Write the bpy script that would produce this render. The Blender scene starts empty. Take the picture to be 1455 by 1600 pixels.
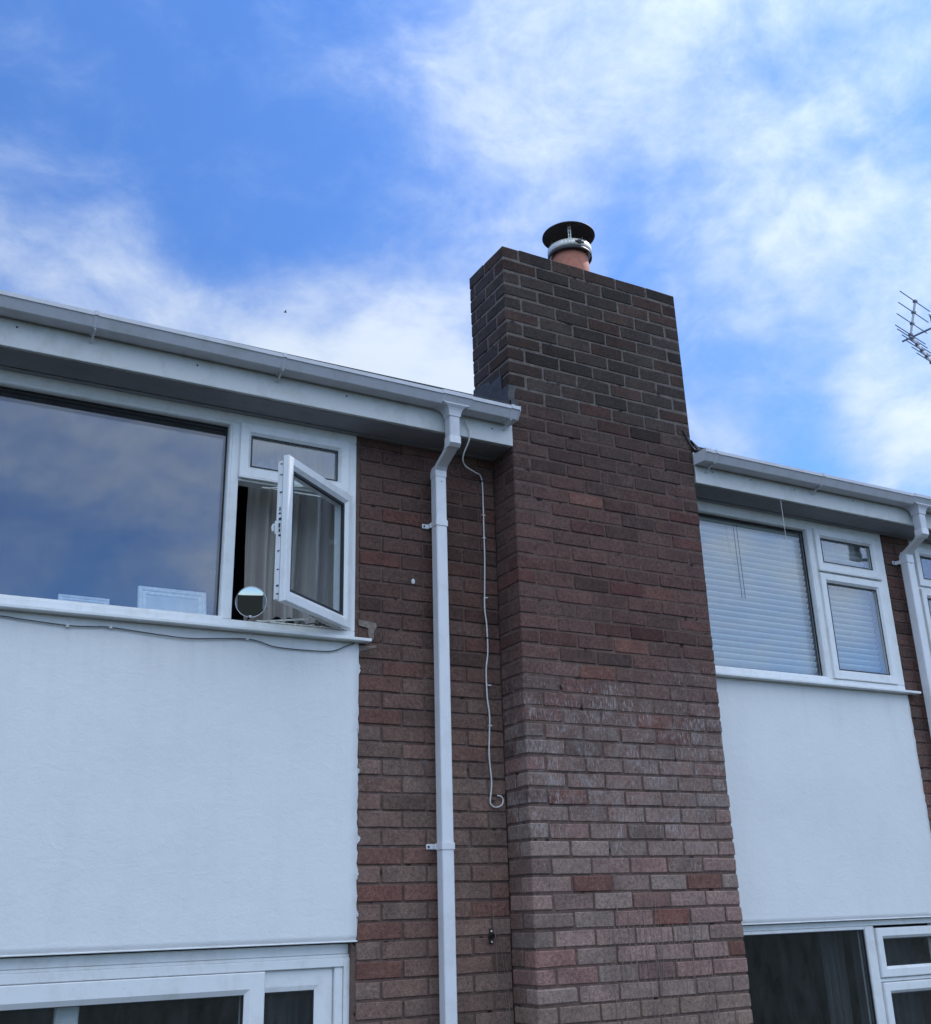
import bpy, bmesh, math, random
from mathutils import Vector, Matrix
random.seed(7)
S = bpy.context.scene
COL = S.collection
G = 5.8                      # height of the chimney top above the ground
R = math.radians

# ------------------------------------------------------------------ camera
cd = bpy.data.cameras.new('camera'); cam = bpy.data.objects.new('camera', cd); COL.objects.link(cam)
cd.sensor_fit = 'VERTICAL'; cd.sensor_height = 24.0; cd.lens = 1671.35/1600*24.0
cd.clip_start = 0.05; cd.clip_end = 3000
r_ = Vector((0.87983757, -0.47455664, -0.02611209)); u_ = Vector((-0.14220605, -0.31528115, 0.93828313)); f_ = Vector((0.45350114, 0.82182346, 0.34488102))
m = Matrix((r_, u_, -f_)).transposed().to_4x4(); m.translation = Vector((-2.59718514, -4.39445634, -3.33748279+G))
cam.matrix_world = m
S.camera = cam

# ------------------------------------------------------------------ sky, sun, exposure
SUN_AZ, SUN_EL = 84.0, 52.0          # azimuth from +Y (behind the house) towards +X
sd = Vector((math.sin(R(SUN_AZ))*math.cos(R(SUN_EL)), math.cos(R(SUN_AZ))*math.cos(R(SUN_EL)), math.sin(R(SUN_EL))))
w = bpy.data.worlds.new('World'); S.world = w; w.use_nodes = True
nt = w.node_tree; nt.nodes.clear(); N = nt.nodes.new; LK = nt.links.new
out = N('ShaderNodeOutputWorld'); bg = N('ShaderNodeBackground'); LK(bg.outputs[0], out.inputs[0])
bg.inputs['Strength'].default_value = 0.12
sky = N('ShaderNodeTexSky'); sky.sky_type = 'NISHITA'; sky.sun_disc = False
sky.sun_elevation = R(SUN_EL); sky.sun_rotation = R(SUN_AZ); sky.altitude = 50; sky.air_density = 1.0; sky.dust_density = 0.1; sky.ozone_density = 1.6
tint = N('ShaderNodeMix'); tint.data_type = 'RGBA'; tint.blend_type = 'MULTIPLY'; tint.inputs[0].default_value = 1.0
LK(sky.outputs[0], tint.inputs[6]); tint.inputs[7].default_value = (0.35, 0.53, 0.79, 1)
tc = N('ShaderNodeTexCoord')
def mth(op, a, b=None, c=None, clamp=False):
    n = N('ShaderNodeMath'); n.operation = op; n.use_clamp = clamp
    for i, v in enumerate((a, b, c)):
        if v is None: continue
        if isinstance(v, (int, float)): n.inputs[i].default_value = v
        else: LK(v, n.inputs[i])
    return n.outputs[0]
D = tc.outputs['Generated']
# warped direction for wispy, streaky cloud edges
wn = N('ShaderNodeTexNoise'); wn.inputs['Scale'].default_value = 2.6; wn.inputs['Detail'].default_value = 4; LK(D, wn.inputs['Vector'])
ws = N('ShaderNodeVectorMath'); ws.operation = 'MULTIPLY_ADD'; LK(wn.outputs['Color'], ws.inputs[0]); ws.inputs[1].default_value = (0.16,)*3; ws.inputs[2].default_value = (-0.08,)*3
wa = N('ShaderNodeVectorMath'); wa.operation = 'ADD'; LK(D, wa.inputs[0]); LK(ws.outputs[0], wa.inputs[1])
wnn = N('ShaderNodeVectorMath'); wnn.operation = 'NORMALIZE'; LK(wa.outputs[0], wnn.inputs[0])
mp = N('ShaderNodeMapping'); mp.inputs['Rotation'].default_value = (R(20), R(-30), R(35)); mp.inputs['Scale'].default_value = (1.0, 1.0, 1.5); LK(wa.outputs[0], mp.inputs[0])
n1 = N('ShaderNodeTexNoise'); n1.inputs['Scale'].default_value = 3.6; n1.inputs['Detail'].default_value = 9; n1.inputs['Roughness'].default_value = 0.6; LK(mp.outputs[0], n1.inputs['Vector'])
n3 = N('ShaderNodeTexNoise'); n3.inputs['Scale'].default_value = 14; n3.inputs['Detail'].default_value = 8; n3.inputs['Roughness'].default_value = 0.62; n3.inputs['Distortion'].default_value = 0.15; LK(mp.outputs[0], n3.inputs['Vector'])
n2 = N('ShaderNodeTexNoise'); n2.inputs['Scale'].default_value = 1.7; n2.inputs['Detail'].default_value = 3; LK(mp.outputs[0], n2.inputs['Vector'])
# where cloud banks stand in the sky: direction, sharpness, amount
BLOBS = [
 ((0.422,0.603,0.677), 40, 0.10), ((0.533,0.528,0.661), 30, 0.10), ((0.666,0.456,0.591), 40, 0.12), ((0.47,0.633,0.615), 90, 0.12), ((0.60,0.53,0.60), 60, 0.10), ((0.60,0.55,0.58), 110, 0.02),
 ((0.03,0.870,0.492), 260, 0.50), ((0.115,0.855,0.505), 300, 0.44), ((0.19,0.845,0.500), 300, 0.26), ((0.24,0.84,0.475), 300, 0.24),
 ((0.30,0.82,0.465), 300, 0.26), ((0.363,0.807,0.448), 260, 0.62), ((0.42,0.71,0.565), 160, 0.16), ((0.30,0.76,0.575), 160, 0.12), ((0.44,0.78,0.43), 300, 0.30), ((0.40,0.77,0.50), 300, 0.10),
 ((0.712,0.566,0.417), 200, 0.30), ((0.752,0.548,0.375), 260, 0.25), ((0.70,0.52,0.49), 120, 0.12), ((0.64,0.57,0.51), 200, 0.02), ((0.632,0.670,0.385), 900, 0.60),
 ((0.032,0.762,0.647), 60, -0.30), ((0.193,0.766,0.613), 90, -0.10), ((0.25,0.62,0.72), 60, -0.15), ((0.25,0.80,0.54), 400, -0.18),
 ((0.525,0.640,0.560), 200, -0.32), ((0.63,0.640,0.44), 350, -0.30), ((0.67,0.630,0.385), 500, -0.35), ((0.20,0.62,0.75), 60, -0.15),
 ((0.0,-0.50,0.87), 5, 0.95), ((-0.6,-0.5,0.6), 4, 0.4), ((0.6,-0.6,0.5), 4, 0.4), ((0.0,-0.92,0.40), 60, 0.18),
 ((0.12,-0.94,0.33), 22, -0.24), ((0.05,-0.97,0.27), 90, -0.25), ((0.20,-0.93,0.28), 120, -0.20), ((0.42,-0.86,0.30), 60, 0.20),
]
acc = None
for d, k, a in BLOBS:
    d = Vector(d).normalized()
    dp = N('ShaderNodeVectorMath'); dp.operation = 'DOT_PRODUCT'; LK(wnn.outputs[0], dp.inputs[0]); dp.inputs[1].default_value = d
    e = mth('EXPONENT', mth('MULTIPLY_ADD', dp.outputs['Value'], k, -k))
    acc = mth('MULTIPLY', e, a) if acc is None else mth('MULTIPLY_ADD', e, a, acc)
acc = mth('MINIMUM', mth('MAXIMUM', acc, -0.5), 0.80)
den = mth('MULTIPLY_ADD', mth('SUBTRACT', n1.outputs['Fac'], 0.5), 1.6, mth('MULTIPLY_ADD', mth('SUBTRACT', n2.outputs['Fac'], 0.5), 0.25, mth('MULTIPLY_ADD', mth('SUBTRACT', n3.outputs['Fac'], 0.5), 0.95, mth('ADD', acc, 0.10))))
cr = N('ShaderNodeMapRange'); cr.interpolation_type = 'SMOOTHSTEP'; cr.inputs['From Min'].default_value = -0.30; cr.inputs['From Max'].default_value = 1.05; cr.inputs['To Max'].default_value = 0.93; LK(den, cr.inputs['Value'])
cc = N('ShaderNodeMix'); cc.data_type = 'RGBA'; LK(cr.outputs[0], cc.inputs[0]); cc.inputs[6].default_value = (1.55, 2.15, 3.6, 1); cc.inputs[7].default_value = (3.4, 3.8, 4.25, 1)
mx = N('ShaderNodeMix'); mx.data_type = 'RGBA'; LK(cr.outputs[0], mx.inputs[0]); LK(tint.outputs[2], mx.inputs[6]); LK(cc.outputs[2], mx.inputs[7])
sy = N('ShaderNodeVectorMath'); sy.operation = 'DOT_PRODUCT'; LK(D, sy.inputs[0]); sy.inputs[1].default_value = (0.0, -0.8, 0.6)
gb = N('ShaderNodeMapRange'); gb.interpolation_type = 'SMOOTHSTEP'; gb.inputs['From Min'].default_value = -0.9; gb.inputs['From Max'].default_value = 0.7; gb.inputs['To Min'].default_value = 1.0; gb.inputs['To Max'].default_value = 2.3; LK(sy.outputs['Value'], gb.inputs['Value'])  # brightness ramp added behind and above the camera to light the facade
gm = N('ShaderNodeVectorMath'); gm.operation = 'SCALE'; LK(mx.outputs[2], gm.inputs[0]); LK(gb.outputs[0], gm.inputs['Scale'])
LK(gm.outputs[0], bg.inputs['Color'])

sl = bpy.data.lights.new('sun', 'SUN'); sl.energy = 2.6; sl.angle = R(0.53); sl.color = (1.0, 0.95, 0.88)
sun = bpy.data.objects.new('sun', sl); COL.objects.link(sun); sun.location = (20, 5, 30)
sun.rotation_euler = sd.to_track_quat('Z', 'Y').to_euler()
S.view_settings.view_transform = 'Standard'; S.view_settings.look = 'None'; S.view_settings.exposure = 0.58; S.view_settings.gamma = 1.0; S.view_settings.use_curve_mapping = False
S.render.engine = 'CYCLES'; S.cycles.transparent_max_bounces = 12; S.cycles.max_bounces = 8

# ------------------------------------------------------------------ helpers
def link(o, parent=None, kind=None, label=None, cat=None, group=None):
    COL.objects.link(o)
    if parent is not None: o.parent = parent
    if kind: o['kind'] = kind
    if label: o['label'] = label
    if cat: o['category'] = cat
    if group: o['group'] = group
    return o
def obj(name, me, mat=None, parent=None, **kw):
    if isinstance(me, bmesh.types.BMesh):
        b = me; me = bpy.data.meshes.new(name); b.to_mesh(me); b.free()
    if mat is not None:
        me.materials.clear()
        for mm in (mat if isinstance(mat, (list, tuple)) else [mat]): me.materials.append(mm)
    return link(bpy.data.objects.new(name, me), parent, **kw)
def empty(name, loc, label, cat, group=None):
    o = bpy.data.objects.new(name, None); o.empty_display_size = 0.1; o.location = loc
    return link(o, None, None, label, cat, group)
def Z(z): return z+G
def box(b, x0, x1, y0, y1, z0, z1, bev=0.0, seg=1):
    """box given in facade coordinates: z measured from the chimney top"""
    r = bmesh.ops.create_cube(b, size=1.0); vs = r['verts']
    for v in vs:
        v.co = Vector((x0+(v.co.x+.5)*(x1-x0), y0+(v.co.y+.5)*(y1-y0), Z(z0+(v.co.z+.5)*(z1-z0))))
    if bev > 0:
        es = list({e for v in vs for e in v.link_edges})
        bmesh.ops.bevel(b, geom=es, offset=bev, segments=seg, affect='EDGES', profile=0.5)
    return b
def BX(*a, **k): return box(bmesh.new(), *a, **k)
def ring(b, x0, x1, z0, z1, prof):
    """mitred rectangular frame: prof = closed loop of (inset from outer edge, y)"""
    loops = []
    for ins, y in prof:
        loops.append([b.verts.new((X, y, Z(ZZ))) for X, ZZ in ((x0+ins, z0+ins), (x1-ins, z0+ins), (x1-ins, z1-ins), (x0+ins, z1-ins))])
    n = len(prof)
    for i in range(n):
        a, c = loops[i], loops[(i+1) % n]
        for k in range(4):
            b.faces.new((a[k], a[(k+1) % 4], c[(k+1) % 4], c[k]))
    return b
def fix(b): bmesh.ops.recalc_face_normals(b, faces=b.faces[:]); return b
def tube(b, pts, rad, n=8, cap=True):
    pts = [Vector(p) for p in pts]; rings = []
    up = Vector((0.3, 0.2, 1)).normalized()
    for i, p in enumerate(pts):
        t = (pts[min(i+1, len(pts)-1)]-pts[max(i-1, 0)]).normalized()
        a = t.cross(up)
        if a.length < 1e-3: a = t.cross(Vector((1, 0, 0)))
        a.normalize(); c = t.cross(a).normalized()
        rr = rad[i] if isinstance(rad, (list, tuple)) else rad
        rings.append([b.verts.new(p+(a*math.cos(2*math.pi*k/n)+c*math.sin(2*math.pi*k/n))*rr) for k in range(n)])
    for i in range(len(rings)-1):
        for k in range(n): b.faces.new((rings[i][k], rings[i][(k+1) % n], rings[i+1][(k+1) % n], rings[i+1][k]))
    if cap: b.faces.new(rings[0][::-1]); b.faces.new(rings[-1])
    return b
def smooth_pts(P, n=6):
    P = [Vector(p) for p in P]; o = []
    for i in range(len(P)-1):
        p0, p1, p2, p3 = P[max(i-1, 0)], P[i], P[i+1], P[min(i+2, len(P)-1)]
        for k in range(n):
            t = k/n
            o.append(0.5*((2*p1)+(p2-p0)*t+(2*p0-5*p1+4*p2-p3)*t*t+(-p0+3*p1-3*p2+p3)*t**3))
    o.append(P[-1]); return o
def smooth(o):
    for p in o.data.polygons: p.use_smooth = True
    return o
def lathe(b, prof, cx, cy, n=48, a0=0):
    rs = []
    for r, z in prof: rs.append([b.verts.new((cx+r*math.cos(2*math.pi*k/n), cy+r*math.sin(2*math.pi*k/n), Z(z))) for k in range(n)])
    for i in range(len(rs)-1):
        for k in range(n): b.faces.new((rs[i][k], rs[i][(k+1) % n], rs[i+1][(k+1) % n], rs[i+1][k]))
    return b, rs

# ------------------------------------------------------------------ materials
def newmat(name):
    mt = bpy.data.materials.new(name); mt.use_nodes = True; t = mt.node_tree
    bs = t.nodes['Principled BSDF']
    return mt, t, bs
def tex(t, kind, scale, vec=None, **kw):
    n = t.nodes.new(kind)
    n.inputs['Scale'].default_value = scale
    for k, v in kw.items(): n.inputs[k].default_value = v
    if vec is not None: t.links.new(vec, n.inputs['Vector'])
    return n
def ramp(t, fac, stops):
    n = t.nodes.new('ShaderNodeValToRGB'); e = n.color_ramp.elements
    while len(e) < len(stops): e.new(0.5)
    for i, (p, c) in enumerate(stops):
        e[i].position = p; e[i].color = c if len(c) == 4 else (*c, 1)
    t.links.new(fac, n.inputs[0]); return n.outputs[0]
def mixc(t, fac, a, c, mode='MIX'):
    n = t.nodes.new('ShaderNodeMix'); n.data_type = 'RGBA'; n.blend_type = mode
    for s, v in ((0, fac), (6, a), (7, c)):
        if isinstance(v, (int, float)): n.inputs[s].default_value = v
        elif isinstance(v, tuple): n.inputs[s].default_value = v if len(v) == 4 else (*v, 1)
        else: t.links.new(v, n.inputs[s])
    return n.outputs[2]
def mm(t, op, a, c=None, clamp=False):
    n = t.nodes.new('ShaderNodeMath'); n.operation = op; n.use_clamp = clamp
    for i, v in enumerate((a, c)):
        if v is None: continue
        if isinstance(v, (int, float)): n.inputs[i].default_value = v
        else: t.links.new(v, n.inputs[i])
    return n.outputs[0]
def bump(t, bs, h, strength, dist):
    n = t.nodes.new('ShaderNodeBump'); n.inputs['Strength'].default_value = strength; n.inputs['Distance'].default_value = dist
    t.links.new(h, n.inputs['Height']); t.links.new(n.outputs[0], bs.inputs['Normal']); return n
def geo(t): return t.nodes.new('ShaderNodeNewGeometry').outputs['Position']
def mapped(t, vec, sc):
    n = t.nodes.new('ShaderNodeMapping'); n.inputs['Scale'].default_value = sc; t.links.new(vec, n.inputs[0]); return n.outputs[0]
def sepz(t, vec): n = t.nodes.new('ShaderNodeSeparateXYZ'); t.links.new(vec, n.inputs[0]); return n.outputs

def brick_mat(name, chim):
    mt, t, bs = newmat(name); P = geo(t)
    oi = t.nodes.new('ShaderNodeObjectInfo')
    big = tex(t, 'ShaderNodeTexNoise', 9, P, Detail=4, Roughness=0.6)
    med = tex(t, 'ShaderNodeTexNoise', 55, P, Detail=6, Roughness=0.7)
    fin = tex(t, 'ShaderNodeTexNoise', 260, P, Detail=3, Roughness=0.7)
    k1 = ramp(t, big.outputs['Fac'], [(0.3, (0.78, 0.78, 0.80)), (0.7, (1.18, 1.17, 1.15))])
    k2 = ramp(t, med.outputs['Fac'], [(0.28, (0.55, 0.53, 0.53)), (0.5, (1, 1, 1)), (0.75, (1.42, 1.42, 1.44))])
    k3 = ramp(t, fin.outputs['Fac'], [(0.32, (0.50, 0.50, 0.50)), (0.5, (1, 1, 1)), (0.68, (1.5, 1.5, 1.52))])
    c = mixc(t, 1.0, oi.outputs['Color'], k1, 'MULTIPLY'); c = mixc(t, 1.0, c, k2, 'MULTIPLY'); c = mixc(t, 1.0, c, k3, 'MULTIPLY')
    z = sepz(t, P)[2]
    if chim:
        # lime run-off: pale vertical flecks gathered in a band of courses
        st = tex(t, 'ShaderNodeTexNoise', 1.0, mapped(t, P, (120, 120, 30)), Detail=3, Roughness=0.65)
        gate = tex(t, 'ShaderNodeTexNoise', 5.5, P, Detail=4)
        zz = t.nodes.new('ShaderNodeMapRange'); zz.interpolation_type = 'SMOOTHSTEP'
        t.links.new(mm(t, 'ABSOLUTE', mm(t, 'SUBTRACT', z, G-2.72)), zz.inputs['Value'])
        zz.inputs['From Min'].default_value = 0.10; zz.inputs['From Max'].default_value = 0.95; zz.inputs['To Min'].default_value = 0.15; zz.inputs['To Max'].default_value = -0.09
        v = mm(t, 'ADD', mm(t, 'ADD', st.outputs['Fac'], zz.outputs[0]), mm(t, 'MULTIPLY', mm(t, 'SUBTRACT', gate.outputs['Fac'], 0.5), 0.5))
        f = t.nodes.new('ShaderNodeMapRange'); f.inputs['From Min'].default_value = 0.68; f.inputs['From Max'].default_value = 0.80; f.inputs['To Max'].default_value = 0.6
        t.links.new(v, f.inputs['Value'])
        c = mixc(t, f.outputs[0], c, (0.42, 0.37, 0.35))
        # pale bloom patches
        bl = tex(t, 'ShaderNodeTexNoise', 15, P, Detail=6, Roughness=0.65)
        f2 = t.nodes.new('ShaderNodeMapRange'); f2.inputs['From Min'].default_value = 0.62; f2.inputs['From Max'].default_value = 0.90; f2.inputs['To Max'].default_value = 0.5
        t.links.new(mm(t, 'ADD', bl.outputs['Fac'], zz.outputs[0]), f2.inputs['Value'])
        c = mixc(t, f2.outputs[0], c, (0.30, 0.26, 0.25))
    sp = tex(t, 'ShaderNodeTexNoise', 150, P, Detail=2)
    f3 = t.nodes.new('ShaderNodeMapRange'); f3.inputs['From Min'].default_value = 0.735; f3.inputs['From Max'].default_value = 0.78; f3.inputs['To Max'].default_value = 0.7
    t.links.new(sp.outputs['Fac'], f3.inputs['Value']); c = mixc(t, f3.outputs[0], c, (0.50, 0.45, 0.42))
    t.links.new(c, bs.inputs['Base Color']); bs.inputs['Roughness'].default_value = 0.92; bs.inputs['Specular IOR Level'].default_value = 0.25
    h = mm(t, 'ADD', med.outputs['Fac'], mm(t, 'MULTIPLY', fin.outputs['Fac'], 0.5))
    bump(t, bs, h, 0.75, 0.004)
    return mt
BR = brick_mat('weathered_brick', False); BC = brick_mat('sooty_brick', True)
def mortar_mat(name, a, c2):
    mt, t, bs = newmat(name); P = geo(t)
    n = tex(t, 'ShaderNodeTexNoise', 30, P, Detail=8, Roughness=0.75); f = tex(t, 'ShaderNodeTexNoise', 350, P, Detail=3)
    c = ramp(t, n.outputs['Fac'], [(0.3, a), (0.72, c2)])
    hn = tex(t, 'ShaderNodeTexNoise', 17, P, Detail=3); hf = ramp(t, hn.outputs['Fac'], [(0.30, (0.10, 0.10, 0.10)), (0.355, (1, 1, 1))])
    c = mixc(t, 1.0, c, hf, 'MULTIPLY')
    bl = tex(t, 'ShaderNodeTexNoise', 15, P, Detail=6, Roughness=0.65); zz = t.nodes.new('ShaderNodeMapRange'); zz.interpolation_type = 'SMOOTHSTEP'
    t.links.new(mm(t, 'ABSOLUTE', mm(t, 'SUBTRACT', sepz(t, P)[2], G-2.72)), zz.inputs['Value'])
    zz.inputs['From Min'].default_value = 0.10; zz.inputs['From Max'].default_value = 0.95; zz.inputs['To Min'].default_value = 0.15; zz.inputs['To Max'].default_value = -0.09
    f2 = t.nodes.new('ShaderNodeMapRange'); f2.inputs['From Min'].default_value = 0.62; f2.inputs['From Max'].default_value = 0.90; f2.inputs['To Max'].default_value = 0.45
    t.links.new(mm(t, 'ADD', bl.outputs['Fac'], zz.outputs[0]), f2.inputs['Value'])
    if name != 'mortar_sooty': c = mixc(t, f2.outputs[0], c, (0.30, 0.26, 0.25))
    k = ramp(t, f.outputs['Fac'], [(0.3, (0.7, 0.7, 0.7)), (0.7, (1.25, 1.25, 1.25))])
    t.links.new(mixc(t, 1.0, c, k, 'MULTIPLY'), bs.inputs['Base Color']); bs.inputs['Roughness'].default_value = 0.95
    bump(t, bs, mm(t, 'ADD', n.outputs['Fac'], mm(t, 'MULTIPLY', f.outputs['Fac'], .4)), 0.9, 0.006)
    return mt
M_UP = mortar_mat('mortar_sooty', (0.070, 0.054, 0.047), (0.23, 0.19, 0.165))
M_MID = mortar_mat('mortar_brown', (0.085, 0.050, 0.040), (0.175, 0.110, 0.088))
M_LOW = mortar_mat('mortar_pinkish', (0.095, 0.058, 0.046), (0.215, 0.138, 0.110))
def plastic(name, col, rough=0.35, dirt=0.25, spec=0.5):
    mt, t, bs = newmat(name); P = geo(t)
    n = tex(t, 'ShaderNodeTexNoise', 7, P, Detail=7, Roughness=0.7); s = tex(t, 'ShaderNodeTexNoise', 1.0, mapped(t, P, (14, 14, 10)), Detail=5, Roughness=0.7)
    v = mm(t, 'MULTIPLY', n.outputs['Fac'], s.outputs['Fac'])
    d = tuple(x*(1-dirt) for x in col); d = (d[0], d[1]*0.99, d[2]*0.95)
    c = ramp(t, v, [(0.10, d), (0.26, col)])
    sp = tex(t, 'ShaderNodeTexNoise', 95, P, Detail=2)
    f3 = t.nodes.new('ShaderNodeMapRange'); f3.inputs['From Min'].default_value = 0.74; f3.inputs['From Max'].default_value = 0.80; f3.inputs['To Max'].default_value = 0.55
    t.links.new(sp.outputs['Fac'], f3.inputs['Value']); c = mixc(t, f3.outputs[0], c, (0.16, 0.15, 0.13))
    t.links.new(c, bs.inputs['Base Color']); bs.inputs['Roughness'].default_value = rough; bs.inputs['Specular IOR Level'].default_value = spec
    return mt
UPVC = plastic('white_upvc', (0.80, 0.80, 0.79), 0.35, 0.16)
GUT = plastic('gutter_plastic', (0.60, 0.60, 0.63), 0.38, 0.15)
PIPE = plastic('downpipe_plastic', (0.76, 0.75, 0.76), 0.36, 0.12)
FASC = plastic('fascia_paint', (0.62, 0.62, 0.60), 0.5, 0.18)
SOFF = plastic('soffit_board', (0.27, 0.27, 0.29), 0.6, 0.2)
def render_mat():
    mt, t, bs = newmat('painted_render'); P = geo(t)
    a = tex(t, 'ShaderNodeTexNoise', 1.0, mapped(t, P, (13, 13, 17)), Detail=7, Roughness=0.62, Distortion=0.8)
    f = tex(t, 'ShaderNodeTexNoise', 130, P, Detail=5, Roughness=0.65)
    l = tex(t, 'ShaderNodeTexNoise', 1.6, P, Detail=6, Roughness=0.6)
    c = ramp(t, l.outputs['Fac'], [(0.30, (0.77, 0.765, 0.75)), (0.55, (0.81, 0.805, 0.79)), (0.8, (0.82, 0.815, 0.80))])
    s = tex(t, 'ShaderNodeTexNoise', 1.0, mapped(t, P, (7, 7, 1.1)), Detail=6, Roughness=0.7)
    c = mixc(t, 1.0, c, ramp(t, s.outputs['Fac'], [(0.30, (0.95, 0.96, 0.965)), (0.50, (1, 1, 1))]), 'MULTIPLY')
    sp = tex(t, 'ShaderNodeTexNoise', 26, P, Detail=3)
    f3 = t.nodes.new('ShaderNodeMapRange'); f3.inputs['From Min'].default_value = 0.745; f3.inputs['From Max'].default_value = 0.79; f3.inputs['To Max'].default_value = 0.35
    t.links.new(sp.outputs['Fac'], f3.inputs['Value']); c = mixc(t, f3.outputs[0], c, (0.32, 0.34, 0.34))
    zr = t.nodes.new('ShaderNodeMapRange'); zr.inputs['From Min'].default_value = G-2.62; zr.inputs['From Max'].default_value = G-2.24; zr.inputs['To Max'].default_value = 0.22; t.links.new(sepz(t, P)[2], zr.inputs['Value'])
    rs = tex(t, 'ShaderNodeTexNoise', 1.0, mapped(t, P, (26, 26, 1.6)), Detail=6, Roughness=0.7)
    rr = t.nodes.new('ShaderNodeMapRange'); rr.inputs['From Min'].default_value = 0.50; rr.inputs['From Max'].default_value = 0.75; t.links.new(rs.outputs['Fac'], rr.inputs['Value'])
    c = mixc(t, mm(t, 'MULTIPLY', rr.outputs[0], zr.outputs[0]), c, (0.50, 0.50, 0.47))
    t.links.new(c, bs.inputs['Base Color']); bs.inputs['Roughness'].default_value = 0.75
    bump(t, bs, mm(t, 'ADD', a.outputs['Fac'], mm(t, 'MULTIPLY', f.outputs['Fac'], 0.45)), 0.32, 0.008)
    return mt
RENDER = render_mat()
def plain(name, col, rough=0.6, metal=0.0, bumpy=0.0, scale=80, var=0.2):
    mt, t, bs = newmat(name); P = geo(t)
    n = tex(t, 'ShaderNodeTexNoise', scale, P, Detail=5, Roughness=0.65)
    c = ramp(t, n.outputs['Fac'], [(0.3, tuple(x*(1-var) for x in col)), (0.7, tuple(min(1, x*(1+var)) for x in col))])
    t.links.new(c, bs.inputs['Base Color']); bs.inputs['Roughness'].default_value = rough; bs.inputs['Metallic'].default_value = metal
    if bumpy: bump(t, bs, n.outputs['Fac'], bumpy, 0.004)
    return mt
GASKET = plain('black_gasket', (0.02, 0.02, 0.022), 0.6)
LEAD = plain('lead_sheet', (0.062, 0.060, 0.064), 0.6, 0.2, 0.4, 22, 0.35)
DLEAD = plain('dark_lead', (0.035, 0.035, 0.04), 0.6, 0.1, 0.3, 40)
TERRA = plain('terracotta', (0.42, 0.155, 0.10), 0.75, 0, 0.2, 30, 0.2)
BLACK = plain('black_powder_coat', (0.018, 0.019, 0.022), 0.55)
STEEL = plain('scuffed_steel_band', (0.68, 0.66, 0.60), 0.45, 0.35, 0.2, 130, 0.45)
ALU = plain('aerial_aluminium', (0.22, 0.23, 0.25), 0.45, 0.6, 0, 60, 0.2)
DARKP = plain('dark_plastic', (0.03, 0.03, 0.035), 0.4)
TILE = plain('dark_roof_tile', (0.045, 0.045, 0.05), 0.85, 0, 0.5, 60, 0.3)
CABLE = plain('white_cable', (0.66, 0.63, 0.60), 0.5, 0, 0, 60, 0.15)
GCABLE = plain('grey_cable', (0.10, 0.11, 0.12), 0.6)
IRON = plain('rusty_iron', (0.03, 0.022, 0.02), 0.7, 0.3, 0.3)
STEM = plain('dead_stem', (0.26, 0.20, 0.17), 0.9, 0, 0, 300, 0.5)
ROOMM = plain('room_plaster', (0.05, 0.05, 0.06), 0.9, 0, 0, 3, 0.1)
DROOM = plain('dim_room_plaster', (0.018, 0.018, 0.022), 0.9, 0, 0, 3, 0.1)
PICT = plain('white_painted_frame', (0.80, 0.80, 0.79), 0.5, 0, 0.5, 55, 0.15)
CANV = plain('white_canvas', (0.66, 0.67, 0.68), 0.8, 0, 0.3, 25, 0.1)
CHROME = plain('chrome', (0.75, 0.75, 0.76), 0.12, 1.0, 0, 60, 0.05)
MIRR = plain('mirror_glass', (0.45, 0.46, 0.47), 0.02, 1.0, 0, 5, 0.01)
SMEAR = plain('paint_smear', (0.62, 0.62, 0.62), 0.8, 0, 0.4, 90, 0.2)
CEMENT = plain('cement_patch', (0.22, 0.175, 0.145), 0.95, 0, 0.8, 70, 0.3)
GRASS = plain('lawn_grass', (0.026, 0.029, 0.026), 1.0, 0, 0.6, 3, 0.35)
CONC = plain('flaunching', (0.16, 0.15, 0.15), 0.95, 0, 0.6, 40, 0.3)
def fabric(name, col, tr=0.35):
    mt, t, bs = newmat(name); P = geo(t)
    n = tex(t, 'ShaderNodeTexNoise', 1.0, mapped(t, P, (400, 400, 90)), Detail=2)
    c = ramp(t, n.outputs['Fac'], [(0.3, tuple(x*0.9 for x in col)), (0.7, col)])
    t.links.new(c, bs.inputs['Base Color']); bs.inputs['Roughness'].default_value = 0.9
    tl = t.nodes.new('ShaderNodeBsdfTranslucent'); t.links.new(c, tl.inputs[0])
    ms = t.nodes.new('ShaderNodeMixShader'); ms.inputs[0].default_value = tr
    t.links.new(bs.outputs[0], ms.inputs[1]); t.links.new(tl.outputs[0], ms.inputs[2]); t.links.new(ms.outputs[0], t.nodes['Material Output'].inputs[0])
    return mt
CURT = fabric('cream_curtain', (0.46, 0.42, 0.385), 0.1)
DCURT = fabric('grey_curtain', (0.11, 0.105, 0.11), 0.1)
SLAT = plastic('blind_slat', (0.50, 0.51, 0.47), 0.4, 0.05)
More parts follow.
